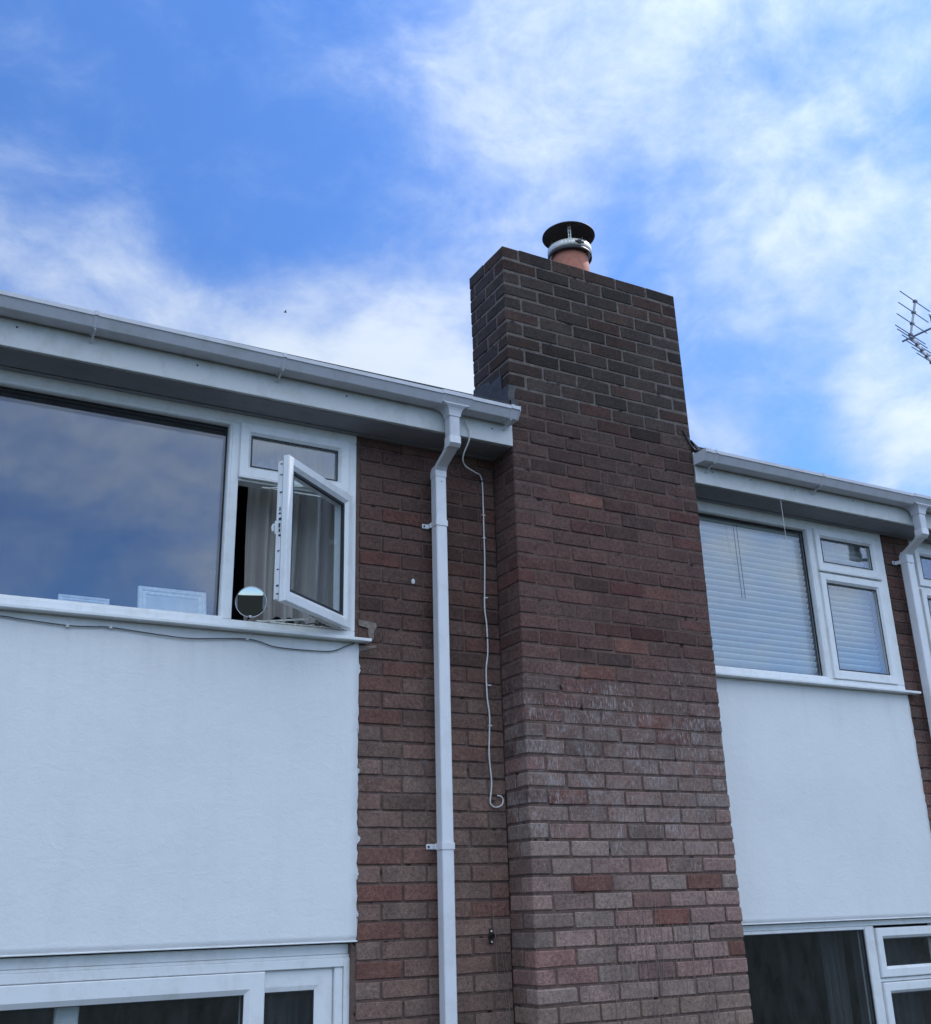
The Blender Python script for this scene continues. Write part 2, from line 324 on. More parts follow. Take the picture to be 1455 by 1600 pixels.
def glass_mat(name, ior, tintc, gl=(0.93, 0.95, 1.0), wav=0.0):
    mt = bpy.data.materials.new(name); mt.use_nodes = True; t = mt.node_tree; t.nodes.clear()
    o = t.nodes.new('ShaderNodeOutputMaterial'); gg = t.nodes.new('ShaderNodeNewGeometry'); dt = t.nodes.new('ShaderNodeVectorMath'); dt.operation = 'DOT_PRODUCT'; t.links.new(gg.outputs['Normal'], dt.inputs[0]); t.links.new(gg.outputs['Incoming'], dt.inputs[1])
    om = mm(t, 'SUBTRACT', 1.0, mm(t, 'ABSOLUTE', dt.outputs['Value'])); pw = mm(t, 'POWER', om, 5.0); fr = mm(t, 'ADD', mm(t, 'MULTIPLY', pw, 1.0-ior), ior)
    tr = t.nodes.new('ShaderNodeBsdfTransparent'); tr.inputs[0].default_value = (*tintc, 1)
    g = t.nodes.new('ShaderNodeBsdfGlossy'); g.inputs['Roughness'].default_value = 0.0; g.inputs['Color'].default_value = (*gl, 1)
    P = geo(t)
    if wav:
        n = tex(t, 'ShaderNodeTexNoise', 1.3, P, Detail=1)
        bn = t.nodes.new('ShaderNodeBump'); bn.inputs['Strength'].default_value = wav; bn.inputs['Distance'].default_value = 0.01
        t.links.new(n.outputs['Fac'], bn.inputs['Height']); t.links.new(bn.outputs[0], g.inputs['Normal'])
    # a thin film of dust scatters a little light
    df = t.nodes.new('ShaderNodeBsdfDiffuse'); df.inputs[0].default_value = (0.5, 0.5, 0.5, 1)
    dn = tex(t, 'ShaderNodeTexNoise', 1.0, mapped(t, P, (14, 14, 5)), Detail=8, Roughness=0.75)
    dr = t.nodes.new('ShaderNodeMapRange'); dr.inputs['From Min'].default_value = 0.35; dr.inputs['From Max'].default_value = 0.85; dr.inputs['To Min'].default_value = 0.004; dr.inputs['To Max'].default_value = 0.05
    t.links.new(dn.outputs['Fac'], dr.inputs['Value'])
    m0 = t.nodes.new('ShaderNodeMixShader'); t.links.new(dr.outputs[0], m0.inputs[0]); t.links.new(tr.outputs[0], m0.inputs[1]); t.links.new(df.outputs[0], m0.inputs[2])
    ms = t.nodes.new('ShaderNodeMixShader'); t.links.new(fr, ms.inputs[0]); t.links.new(m0.outputs[0], ms.inputs[1]); t.links.new(g.outputs[0], ms.inputs[2])
    t.links.new(ms.outputs[0], o.inputs[0]); return mt
GLASS = glass_mat('window_glass', 0.11, (0.93, 0.96, 0.96), wav=0.03)
GLASS2 = glass_mat('casement_glass', 0.045, (0.93, 0.96, 0.96))

# ------------------------------------------------------------------ ground
GRASS.node_tree.nodes['Principled BSDF'].inputs['Specular IOR Level'].default_value = 0.0
b = bmesh.new(); bmesh.ops.create_grid(b, x_segments=40, y_segments=40, size=600)
obj('ground', b, GRASS, kind='structure')

# ------------------------------------------------------------------ course heights
ZN = [0, 13, 26, 39, 51]; ZO = [0, -.0216, -.0175, .001, 0]
def zc(k):
    if k >= 51: return -.075*k
    for i in range(4):
        if k <= ZN[i+1]:
            tt = (k-ZN[i])/(ZN[i+1]-ZN[i]); return -.075*k+ZO[i]*(1-tt)+ZO[i+1]*tt
WOFF = -0.0195
JT = 0.0095
# ------------------------------------------------------------------ brick meshes (shared between alike bricks)
def face_brick(L, H, Dp, seed):
    rn = random.Random(seed); b = bmesh.new()
    c = 0.0035; j = lambda s: rn.uniform(-s, s)
    mx_, mz = rn.uniform(-.25, .25)*L, H/2
    P = [(-L/2+c, mz), (mx_, mz+j(.0012)), (L/2-c, mz+j(.0008)), (L/2+j(.0008), mz-c), (L/2+j(.0008), -mz+c), (L/2-c, -mz), (-mx_, -mz+j(.0015)), (-L/2+c, -mz+j(.0008)), (-L/2+j(.0008), -mz+c), (-L/2, mz-c)]
    fr, md, bk = [], [], []
    for x, z in P:
        ix, iz = x-(.0032 if x > 0 else -.0032)*(abs(x) > L/2-.006), z-(.0032 if z > 0 else -.0032)*(abs(z) > H/2-.006)
        fr.append(b.verts.new((ix, j(.0006), iz))); md.append(b.verts.new((x, .0035, z))); bk.append(b.verts.new((x, Dp, z)))
    b.faces.new(fr)
    n = len(P)
    for i in range(n):
        k = (i+1) % n
        b.faces.new((fr[i], md[i], md[k], fr[k])); b.faces.new((md[i], bk[i], bk[k], md[k]))
    fix(b); me = bpy.data.meshes.new('brick'); b.to_mesh(me); b.free(); return me
def corner_brick(L, H, Dp, seed):
    """bevelled block, front at y=0, used where two faces show"""
    rn = random.Random(seed); b = bmesh.new(); bmesh.ops.create_cube(b, size=1)
    for v in b.verts:
        v.co = Vector((v.co.x*L+rn.uniform(-.0022, .0015), (v.co.y+.5)*Dp+rn.uniform(-.0006, .0010)*(v.co.y < 0), v.co.z*H+rn.uniform(-.0022, .0022)))
    bmesh.ops.bevel(b, geom=b.edges[:], offset=rn.uniform(.0042, .0075), segments=1, affect='EDGES')
    me = bpy.data.meshes.new('brick'); b.to_mesh(me); b.free(); return me
HB = .0645
SL = (1.1734+JT)/5.5-JT; HL = (SL-JT)/2; MOD = SL+JT
NV = 8
STR = [face_brick(SL, HB, .08, 100+i) for i in range(NV)]
STRC = [corner_brick(SL, HB, .0965, 200+i) for i in range(NV)]
HLFC = [corner_brick(HL, HB, .199, 300+i) for i in range(NV)]
for me in STR: me.materials.append(BC)
for me in STRC+HLFC: me.materials.append(BC)
def lerp(a, c, t): return tuple(a[i]*(1-t)+c[i]*t for i in range(3))
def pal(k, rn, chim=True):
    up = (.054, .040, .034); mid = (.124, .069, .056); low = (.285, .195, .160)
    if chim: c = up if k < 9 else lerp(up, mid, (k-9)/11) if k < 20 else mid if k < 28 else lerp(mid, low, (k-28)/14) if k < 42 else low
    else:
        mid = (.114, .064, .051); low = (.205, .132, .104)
        c = mid if k < 26 else lerp(mid, low, (k-26)/12) if k < 38 else low  # house wall darker towards the eaves: weathering plus eaves shade put into the colour
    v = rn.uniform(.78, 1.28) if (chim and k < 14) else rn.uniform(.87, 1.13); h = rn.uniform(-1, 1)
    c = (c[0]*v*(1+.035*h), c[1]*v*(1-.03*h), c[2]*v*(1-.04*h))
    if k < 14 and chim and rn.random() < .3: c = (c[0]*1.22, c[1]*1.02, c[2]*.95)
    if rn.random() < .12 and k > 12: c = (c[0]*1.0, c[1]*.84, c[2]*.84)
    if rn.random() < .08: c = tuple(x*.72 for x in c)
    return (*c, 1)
CRED = {(.394, -1.419): 1, (.842, -1.85): .9, (.636, -2.157): 1.1, (.423, -2.302): 1.2, (.737, -2.513): 1.1, (.204, -2.895): .9, (.743, -3.408): 2.1, (.315, -3.26): 1.1, (.969, -3.252): 1.0, (1.136, -3.578): .9, (.05, -3.75): 1.0}
WRED = {(-.527, -3.135): 1.7, (-.687, -3.281): 1.2, (-.682, -3.431): .9, (-.687, -3.58): .9, (-.693, -2.539): .6, (-.44, -2.313): .5, (-.694, -2.39): .4}
def redof(x0, x1, z0, z1, T):
    for (x, z), s in T.items():
        if x0 <= x <= x1 and z0 <= z <= z1: return s
    return None
def redcol(s): return (min(.30, .130+.055*s), .072+.016*s, .055+.012*s, 1)

# ------------------------------------------------------------------ chimney
YF = -.199; WC = 1.1734; YB = .17
chim = empty('chimney', (WC/2, YF/2, 0), 'tall brick chimney between the two houses, sooty at the top, with one clay pot', 'chimney')
CO = chim.location
def cobj(name, me, mat=None, parent=chim, **kw):
    o = obj(name, me, mat, parent, **kw)
    if parent is chim: o.location = o.location-CO
    return o
def lean(k): return -.0121*max(0, 13-k)/13
def mort(name, k0, k1, rec, mt, yb, ysd=None):
    b = bmesh.new(); rec2 = rec
    n = 24
    z1 = -0.004 if k0 == 0 else zc(k0); z0 = zc(k1)
    box(b, rec2+lean((k0+k1)/2 if k0 == 0 else k0), WC-rec2+lean((k0+k1)/2 if k0 == 0 else k0), YF+rec, yb-rec, z0, z1)
    for v in b.verts:
        kk = k0 if v.co.z > Z((z0+z1)/2) else k1
        v.co.x = (rec2 if v.co.x < WC/2 else WC-rec2)+lean(kk)
    bmesh.ops.subdivide_edges(b, edges=b.edges[:], cuts=5, use_grid_fill=True)
    return cobj('mortar', b, mt)
mort('m', 0, 12, .0032, M_UP, YB); mort('m', 12, 27, .0040, M_MID, YB); mort('m', 27, 37, .0050, M_LOW, .03); mort('m', 37, 78, .0065, M_LOW, .03)
rn = random.Random(11)
cnt = 0; rest = []
for k in range(0, 77):
    zt = zc(k)-JT/2 if k else 0.0; zb = zc(k+1)+JT/2; zm = (zt+zb)/2; H = zt-zb
    if k % 2 == 0: segs = [(0, HL, 'h')]+[(HL+JT+i*MOD, HL+JT+i*MOD+SL, 's' if i < 4 else 'e') for i in range(5)]
    else: segs = [(i*MOD, i*MOD+SL, 's' if i > 0 else 'e') for i in range(5)]+[(5*MOD, 5*MOD+HL, 'h')]
    for x0, x1, ty in segs:
        me = {'s': STR, 'e': STRC, 'h': HLFC}[ty][rn.randrange(NV)]
        jit = rn.uniform(-.0015, .0012) if k < 13 else rn.uniform(-.0028, .0022)
        loc = Vector(((x0+x1)/2+lean(k)+rn.uniform(-.001, .001), YF+jit, Z(zm)+rn.uniform(-.0008, .0008)))
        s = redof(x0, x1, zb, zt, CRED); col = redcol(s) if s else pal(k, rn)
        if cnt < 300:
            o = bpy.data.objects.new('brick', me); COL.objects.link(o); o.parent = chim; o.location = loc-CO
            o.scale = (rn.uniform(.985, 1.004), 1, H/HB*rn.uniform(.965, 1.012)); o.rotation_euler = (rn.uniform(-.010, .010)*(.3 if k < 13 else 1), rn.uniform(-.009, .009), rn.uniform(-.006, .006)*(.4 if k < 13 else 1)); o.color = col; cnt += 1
        else: rest.append((me, loc, H/HB, 0))
    # side pieces: left and right flank, back of the stack above the roof
rest_side_up, rest_side_low = [], []
STRS = [corner_brick(SL, HB, .09, 400+i) for i in range(4)]
def piece(b, x0, x1, y0, y1, z0, z1):
    q = bmesh.new(); box(q, x0, x1, y0, y1, z0, z1, bev=.004)
    for v in q.verts: v.co += Vector((rn.uniform(-.0008, .0008), rn.uniform(-.0008, .0008), rn.uniform(-.0008, .0008)))
    me = bpy.data.meshes.new('t'); q.to_mesh(me); q.free(); b.from_mesh(me); bpy.data.meshes.remove(me)
bu, bl, bl2 = bmesh.new(), bmesh.new(), bmesh.new()
for k in range(0, 77):
    zt = zc(k)-JT/2 if k else 0.0; zb = zc(k+1)+JT/2; dx = lean(k)
    B = bu if k < 15 else bl if k < 36 else bl2
    for side in (0, 1):
        even = (k % 2 == 0) ^ (side == 1)
        def P(y0, y1):
            j = rn.uniform(-.0015, .0015)
            if side == 0: piece(B, dx+j, dx+.09, y0, y1, zb, zt)
            else: piece(B, WC+dx-.09, WC+dx+j, y0, y1, zb, zt)
        if even:
            if k < 15: P(.0095, YB)
        else:
            P(YF+.1060, min(YF+.1060+(SL if k < 15 else HL), YB))
            if k < 15: P(YF+.1060+SL+JT, YB)
    if k < 15:
        for i in range(5):
            x0 = HL+JT+i*MOD if k % 2 else i*MOD
            piece(B, x0+dx+.0, min(x0+SL, WC)+dx, YB-.06, YB+.001, zb, zt)
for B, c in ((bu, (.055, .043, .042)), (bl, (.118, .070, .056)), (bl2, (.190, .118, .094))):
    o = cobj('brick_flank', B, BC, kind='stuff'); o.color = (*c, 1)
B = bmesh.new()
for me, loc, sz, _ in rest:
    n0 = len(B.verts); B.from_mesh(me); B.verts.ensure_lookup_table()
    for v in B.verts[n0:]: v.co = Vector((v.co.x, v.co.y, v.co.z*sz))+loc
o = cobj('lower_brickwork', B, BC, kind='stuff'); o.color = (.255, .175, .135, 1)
# flaunching, pot and cowl
PX, PY = .585, .0
PY = .015
b, rs = lathe(bmesh.new(), [(.0, -.02), (.5, -.02)], PX, PY, 4)
b.free()
b = BX(.03-.012, WC-.03-.012, YF+.035, YB-.03, -.01, .006, bev=.006); cobj('flaunching', b, CONC)
b = bmesh.new(); lathe(b, [(.20, .0), (.155, .035), (.118, .05), (.108, .052)], PX, PY, 40); cobj('flaunching', fix(b), CONC)
pr = .1085
b = bmesh.new(); lathe(b, [(pr+.002, -.02), (pr+.002, .06), (pr, .10), (pr-.001, .246), (pr-.006, .250), (pr-.018, .250), (pr-.02, .20), (pr-.02, -.02)], PX, PY, 56)
pot = smooth(cobj('chimney_pot', fix(b), TERRA))
b = bmesh.new(); lathe(b, [(.124, .205), (.129, .205), (.129, .226), (.124, .226), (.124, .205)], PX, PY, 56)
smooth(cobj('cowl_skirt', fix(b), BLACK, pot)).location = Vector((0, 0, 0))
b = bmesh.new(); lathe(b, [(.126, .227), (.1295, .227), (.1300, .247), (.1295, .268), (.126, .268), (.112, .270), (.112, .262), (.126, .258), (.126, .227)], PX, PY, 64)
band = smooth(cobj('cowl_band', fix(b), STEEL, pot))
b = bmesh.new(); box(b, PX-.030, PX-.006, PY-.137, PY-.127, .236, .260, bev=.002); tube(b, [(PX-.02, PY-.136, Z(.246)), (PX-.004, PY-.142, Z(.272))], .0035, 6)
tube(b, [(PX-.045, PY-.128, Z(.247)), (PX+.01, PY-.135, Z(.247))], .005, 6)
cobj('band_clamp', b, BLACK, pot)
b = bmesh.new(); lathe(b, [(.001, .412), (.05, .409), (.10, .398), (.135, .382), (.155, .366), (.156, .360), (.152, .360), (.13, .374), (.10, .386), (.05, .396), (.001, .398)], PX, PY, 72)
smooth(cobj('cowl_lid', fix(b), BLACK, pot))
for a in range(3):
    an = R(238+120*a); cx, cy = PX+.112*math.cos(an), PY+.112*math.sin(an)
    b = bmesh.new()
    for q in (-1, 1):
        ox, oy = -math.sin(an)*.006*q, math.cos(an)*.006*q
        tube(b, [(cx+ox, cy+oy, Z(.262)), (cx+ox, cy+oy, Z(.385))], .0028, 6)
    for zz in (.285, .305, .33, .355): tube(b, [(cx-math.sin(an)*.009, cy+math.cos(an)*.009, Z(zz)), (cx+math.sin(an)*.009, cy-math.cos(an)*.009, Z(zz))], .003, 6)
    cobj('cowl_leg', b, STEEL, pot)
# lead flashing at the foot of the stack
def plate(name, pts, nrm, th, mat, parent=None, bev=.0):
    b = bmesh.new(); nrm = Vector(nrm)*th
    a = [b.verts.new((p[0], p[1], Z(p[2]))) for p in pts]; c = [b.verts.new(Vector((p[0], p[1], Z(p[2])))+nrm) for p in pts]
    b.faces.new(a); b.faces.new(c[::-1]); n = len(pts)
    for i in range(n): b.faces.new((a[i], a[(i+1) % n], c[(i+1) % n], c[i]))
    fix(b); return cobj(name, b, mat) if parent is None else obj(name, b, mat, parent)
X = -.0045
plate('lead_flashing', [(X, .172, -.705), (X, -.008, -.726), (X, -.012, -.96), (X, .172, -.90)], (-1, 0, 0), .003, LEAD)
plate('lead_flashing', [(X-.004, .022, -.760), (X-.004, -.128, -.752), (X-.004, -.134, -.96), (X-.004, .022, -.94)], (-1, 0, 0), .003, LEAD)
plate('lead_flashing', [(X-.008, -.10, -.842), (X-.010, -.203, -.842), (X-.010, -.208, -.955), (X-.008, -.10, -.955)], (-1, 0, 0), .003, LEAD)
plate('lead_flashing', [(-.014, YF-.003, -.842), (.034, YF-.004, -.840), (.020, YF-.006, -.885), (.016, YF-.006, -.920), (-.014, YF-.003, -.935)], (0, -1, 0), .003, LEAD)
plate('lead_flashing', [(-.006, YF-.008, -.925), (.03, YF-.010, -.93), (.035, YF-.014, -.97), (-.006, YF-.012, -.96)], (0, -1, 0), .003, DLEAD)
b = bmesh.new(); tube(b, smooth_pts([(1.118, YF-.004, Z(-.88)), (1.15, YF-.006, Z(-.945)), (1.176, YF-.012, Z(-.985)), (1.20, YF-.03, Z(-1.012))]), .006, 6); cobj('lead_flashing', b, DLEAD)
plate('lead_flashing', [(WC+.002, YF, -.93), (WC+.03, YF-.03, -1.01), (WC+.06, YF-.04, -1.02), (WC+.05, YF+.1, -.93), (WC+.002, YF+.2, -.80)], (0.3, .2, .9), .004, DLEAD)

# ------------------------------------------------------------------ houses
hl = empty('terraced_house', (-2.2, 0, 0), 'left terraced house with the open casement window above a white rendered panel', 'house', 'terraced houses either side of the chimney')
hr = empty('terraced_house', (3.2, 0, 0), 'right terraced house behind the chimney with venetian blinds in its upstairs window', 'house', 'terraced houses either side of the chimney')
def hobj(name, me, mat, h, parent=None, **kw):
    o = obj(name, me, mat, parent or h, **kw)
    if parent is None: o.location = o.location-h.location
    return o
def wall_strip(h, x0, x1, k0, k1, segf, seedn):
    rnn = random.Random(seedn)
    b = bmesh.new(); box(b, x0-.02, x1, .0065, .60, zc(k0)+WOFF, zc(36)+WOFF)
    wl = hobj('wall', b, M_MID, h)
    b = bmesh.new(); box(b, x0-.02, x1, .0075, .60, -G+.01, zc(36)+WOFF)
    obj('mortar', b, M_LOW, wl)
    W0 = wl.matrix_world if False else None
    cache = {}; restb = bmesh.new()
    for k in range(k0, 77):
        zt = zc(k)-JT/2+WOFF; zb = zc(k+1)+JT/2+WOFF
        if zb < -G+.02: break
        for a, c in segf(k):
            key = round(c-a, 3)
            if key not in cache: cache[key] = [face_brick(c-a, HB, .06, 900+int(key*1000)+i) for i in range(6)]; [q.materials.append(BR) for q in cache[key]]
            me = rnn.choice(cache[key]); loc = Vector(((a+c)/2, rnn.uniform(-.0022, .0022), Z((zt+zb)/2)+rnn.uniform(-.001, .001)))
            s = redof(a, c, zb, zt, WRED); col = redcol(s) if s else pal(k, rnn, False)
            if k < k1:
                o = bpy.data.objects.new('brick', me); COL.objects.link(o); o.parent = wl; o.location = loc
                o.scale = (rnn.uniform(.985, 1.004), 1, (zt-zb)/HB*rnn.uniform(.965, 1.012)); o.rotation_euler = (rnn.uniform(-.014, .014), rnn.uniform(-.009, .009), rnn.uniform(-.006, .006)); o.color = col
            else:
                n0 = len(restb.verts); restb.from_mesh(me); restb.verts.ensure_lookup_table()
                for v in restb.verts[n0:]: v.co = v.co+loc
    o = obj('lower_brickwork', restb, BR, wl, kind='stuff'); o.color = (.23, .16, .14, 1)
    return wl
def lseg(k):
    # stretcher bond from the render edge to the chimney flank
    x0 = -.742; o = []
    w = .125 if k % 2 == 0 else .2265
    x = x0; lead = .108 if (k % 2 == 0) else .208
    o.append((x, x+lead)); x += lead+JT
    while x < -.012:
        e = min(x+.208, -.001)
        if e-x > .03: o.append((x, e))
        x = e+JT
    return o
wl_left = wall_strip(hl, -.742, 0.0, 15, 53, lseg, 21)
def rseg(k): return [(2.842, 2.842+.208), (2.842+.208+JT, 3.10)] if k % 2 else [(2.842, 2.842+.10), (2.842+.10+JT, 3.10)]
wl_right = wall_strip(hr, 2.842, 3.10, 15, 50, rseg, 22)

def render_panel(h, x0, x1, z0, z1, seedn):
    rnn = random.Random(seedn); nx, nz = 60, 54; b = bmesh.new()
    g = [[None]*(nz+1) for _ in range(nx+1)]
    from mathutils import noise
    for i in range(nx+1):
        for j in range(nz+1):
            x = x0+(x1-x0)*i/nx; z = z0+(z1-z0)*j/nz
            y = -.005+.0022*noise.noise(Vector((x*2.4, seedn, z*2.4)))+.0008*noise.noise(Vector((x*9, seedn, z*9)))
            if i in (0, nx): x += rnn.uniform(-.003, .003)
            g[i][j] = b.verts.new((x, y, Z(z)))
    for i in range(nx):
        for j in range(nz): b.faces.new((g[i][j], g[i+1][j], g[i+1][j+1], g[i][j+1]))
    # returns at the edges give the panel its thickness
    for (a, c) in [((i, 0), (i+1, 0)) for i in range(nx)]+[((i, nz), (i+1, nz)) for i in range(nx)]+[((0, j), (0, j+1)) for j in range(nz)]+[((nx, j), (nx, j+1)) for j in range(nz)]:
        p, q = g[a[0]][a[1]], g[c[0]][c[1]]
        p2 = b.verts.new((p.co.x, .05, p.co.z)); q2 = b.verts.new((q.co.x, .05, q.co.z)); b.faces.new((p, q, q2, p2))
    fix(b); o = hobj('render_panel', b, RENDER, h); smooth(o)
    return o
pl = render_panel(hl, -3.40, -.7445, -3.462, -2.205, 3)
b = BX(-3.40, -.741, -.012, .03, -3.468, -3.462, bev=.002); obj('drip_bead', b, UPVC, pl)
prr = render_panel(hr, WC-.01, 2.838, -3.462, -2.205, 5)
b = BX(WC, 2.838, -.0115, .03, -3.468, -3.462, bev=.002); obj('drip_bead', b, UPVC, prr)
pr2 = render_panel(hr, 3.104, 5.3, -3.462, -2.205, 6)
# paint smeared over the brick edge beside the panel, and the cement patch round the sill end
rn = random.Random(5)
for z in (-2.33, -2.60, -2.78, -3.06, -3.12, -3.20, -3.29, -3.36, -3.40):
    b = bmesh.new(); n = 9; x = -.7455; wd = rn.uniform(.005, .016); hh = rn.uniform(.012, .035)
    pts = [(x, -.0046, z-hh)]+[(x+wd*math.sin(math.pi*(i+.5)/n)*rn.uniform(.5, 1.1), -.0046, z-hh+2*hh*(i+.5)/n) for i in range(n)]+[(x, -.0046, z+hh)]
    a = [b.verts.new((p[0], p[1], Z(p[2]))) for p in pts]; c = [b.verts.new((p[0], .004, Z(p[2]))) for p in pts]
    b.faces.new(a)
    for i in range(len(a)-1): b.faces.new((a[i], a[i+1], c[i+1], c[i]))
    fix(b); obj('paint_smear', b, SMEAR, wl_left)
def blobplate(pts, y, mat, parent, name):
    b = bmesh.new(); cx = sum(p[0] for p in pts)/len(pts); cz = sum(p[1] for p in pts)/len(pts)
    a = [b.verts.new((p[0], y, Z(p[1]))) for p in pts]; c = [b.verts.new((p[0], .004, Z(p[1]))) for p in pts]
    m0 = b.verts.new((cx, y-.002, Z(cz))); n = len(pts)
    for i in range(n): b.faces.new((a[i], a[(i+1) % n], m0)); b.faces.new((a[i], a[(i+1) % n], c[(i+1) % n], c[i]))
    fix(b); obj(name, b, mat, parent)
blobplate([(-.745, -2.103), (-.70, -2.108), (-.660, -2.112), (-.655, -2.13), (-.668, -2.15), (-.672, -2.19), (-.69, -2.20), (-.698, -2.16), (-.70, -2.135), (-.745, -2.130)], -.0042, CEMENT, wl_left, 'cement_patch')
blobplate([(-.745, -2.222), (-.69, -2.222), (-.66, -2.215), (-.655, -2.226), (-.69, -2.236), (-.72, -2.245), (-.745, -2.25)], -.0042, CEMENT, wl_left, 'cement_patch')
blobplate([(-.468+.009*math.cos(a*.7), -1.89+.013*math.sin(a*.7)) for a in range(9)], -.0055, SMEAR, wl_left, 'paint_smear')

# ---- windows
FO = [(0, .055), (0, .002), (.002, 0), (.030, 0), (.034, .004), (.034, .055)]
def frame_bar(b, x0, x1, z0, z1, y=0.0, bev=.003): box(b, x0, x1, y, .068, z0, z1, bev=bev)
SASH = [(0, .028), (0, -.010), (.003, -.014), (.040, -.014), (.052, -.002), (.056, .000), (.056, .028)]
def sash(b, x0, x1, z0, z1, prof=SASH): ring(b, x0, x1, z0, z1, prof)
def gasket(b, x0, x1, z0, z1, y, wd=.004): ring(b, x0, x1, z0, z1, [(-.002, y+.004), (-.002, y), (wd, y), (wd, y+.004)])
def pane(parent, x0, x1, z0, z1, y=.016, mat=None, name='pane', gap=.004):
    b = bmesh.new(); vs = [b.verts.new(p) for p in ((x0, y, Z(z0)), (x1, y, Z(z0)), (x1, y, Z(z1)), (x0, y, Z(z1)))]; b.faces.new(vs)
    # glass has thickness: a second, inner sheet
    vs = [b.verts.new(p) for p in ((x0, y+gap, Z(z0)), (x1, y+gap, Z(z0)), (x1, y+gap, Z(z1)), (x0, y+gap, Z(z1)))]
    b.faces.new(vs)
    return obj(name, b, mat or GLASS, parent)
def upper_window(h, xl, xm0, xm1, xr, sx1, open_=False, blank=False):
    """xl..xm0 fixed light, xm0..xm1 mullion, sashes xm1..sx1, jamb sx1..xr"""
    b = bmesh.new(); y = 0.0
    frame_bar(b, xl-.045, xr, -1.236, -1.185); frame_bar(b, xl-.045, xl, -2.160, -1.236); frame_bar(b, sx1+.0, xr, -2.160, -1.236)
    frame_bar(b, xm0+.006, xm1+.004, -2.160, -1.236, .001)
    frame_bar(b, xl-.045, xr, -2.200, -2.160); frame_bar(b, xm1+.004, sx1, -1.516, -1.499, .001)
    wi = hobj('window', b, UPVC, h)
    b = bmesh.new(); ring(b, xl-.002, xm0+.008, -2.1605, -1.2355, [(0, .044), (0, .003), (.010, .006), (.014, .014), (.014, .044)]); obj('glazing_bead', fix(b), UPVC, wi)
    b = bmesh.new(); ring(b, xl+.011, xm0-.005, -2.148, -1.248, [(0, .046), (0, .037), (.006, .037), (.006, .046)]); obj('gasket', fix(b), GASKET, wi)
    pane(wi, xl+.012, xm0-.006, -2.147, -1.249, .042, gap=.022)
    # top-hung fanlight
    b = bmesh.new(); sash(b, xm1+.001, sx1-.001, -1.498, -1.234); s = obj('fanlight_sash', fix(b), UPVC, wi)
    x0, x1, z0, z1 = xm1+.057, sx1-.057, -1.442, -1.290
    b = bmesh.new(); gasket(b, x0, x1, z0, z1, -.003); obj('gasket', fix(b), GASKET, wi)
    pane(wi, x0-.003, x1+.003, z0-.003, z1+.003, .008)
    b = bmesh.new(); box(b, xm1+.001, sx1-.001, -.020, -.004, -1.507, -1.499, bev=.002); obj('drip_rail', b, UPVC, wi)
    if not open_:
        b = bmesh.new(); sash(b, xm1+.001, sx1-.001, -2.158, -1.517); obj('casement_sash', fix(b), UPVC, wi)
        x0, x1, z0, z1 = xm1+.057, sx1-.057, -2.102, -1.573
        b = bmesh.new(); gasket(b, x0, x1, z0, z1, -.003); obj('gasket', fix(b), GASKET, wi)
        pane(wi, x0-.003, x1+.003, z0-.003, z1+.003, .008)
    b = bmesh.new()
    sx = xr+.058
    x_a = max(xl-.05, WC+.001) if xl > 0 and xl < 2 else xl-.05
    box(b, x_a, sx, -.062, .05, -2.216, -2.2005, bev=.003)
    for v in b.verts:
        if v.co.y > -.03: v.co.z += .004
    obj('sill', b, UPVC, wi)
    b = bmesh.new(); box(b, xl-.05, xr-.01, .065, .26, -2.19, -2.165, bev=.004); obj('inner_board', b, UPVC, wi)
    return wi
wL = upper_window(hl, -3.30, -1.378, -1.338, -.762, -.803, open_=True)
wR = upper_window(hr, 1.24, 2.199, 2.238, 2.836, 2.772)
# neighbouring window past the right downpipe: its sashes come first
b = bmesh.new()
frame_bar(b, 3.104, 5.2, -1.236, -1.185); frame_bar(b, 3.104, 3.122, -2.16, -1.236); frame_bar(b, 3.104, 5.2, -2.2, -2.16); frame_bar(b, 3.66, 3.70, -2.16, -1.236); frame_bar(b, 5.16, 5.2, -2.16, -1.236); frame_bar(b, 3.122, 3.66, -1.516, -1.499, .001)
w3 = hobj('window', b, UPVC, hr)
for z0, z1, nm in ((-1.498, -1.234, 'fanlight_sash'), (-2.158, -1.517, 'casement_sash')):
    b = bmesh.new(); sash(b, 3.123, 3.659, z0, z1); obj(nm, fix(b), UPVC, w3)
    b = bmesh.new(); gasket(b, 3.18, 3.602, z0+.056, z1-.056, -.003); obj('gasket', fix(b), GASKET, w3)
    pane(w3, 3.177, 3.605, z0+.053, z1-.053, .008)
pane(w3, 3.69, 5.165, -2.165, -1.23, .02)
b = bmesh.new(); box(b, 3.075, 5.25, -.062, .05, -2.216, -2.2005, bev=.003); obj('sill', b, UPVC, w3)

# ---- the open casement of the left house, hinged at its right stile
HX, HY, AN, SW = -.802, -.021, R(38.6), .556
Mo = Matrix.Translation((HX, HY, 0)) @ Matrix.Rotation(AN, 4, 'Z')
def openobj(name, b, mat, parent=None):
    bmesh.ops.transform(b, matrix=Mo, verts=b.verts[:]); return obj(name, b, mat, parent or wL)
b = bmesh.new(); ring(b, -SW, 0, -2.161, -1.519, [(0, .014), (0, -.010), (.003, -.014), (.036, -.014), (.050, -.003), (.054, .000), (.054, .050), (.016, .050), (.014, .016)])
sashO = openobj('casement_sash', fix(b), UPVC)
b = bmesh.new(); ring(b, -SW+.055, -.055, -2.106, -1.574, [(-.002, .012), (-.002, -.002), (.009, -.001), (.009, .012)]); openobj('gasket', fix(b), GASKET)
b = bmesh.new(); ring(b, -SW+.013, -.013, -2.148, -1.532, [(0, .024), (0, .016), (.004, .016), (.004, .024)]); openobj('gasket', fix(b), GASKET)
b = bmesh.new()
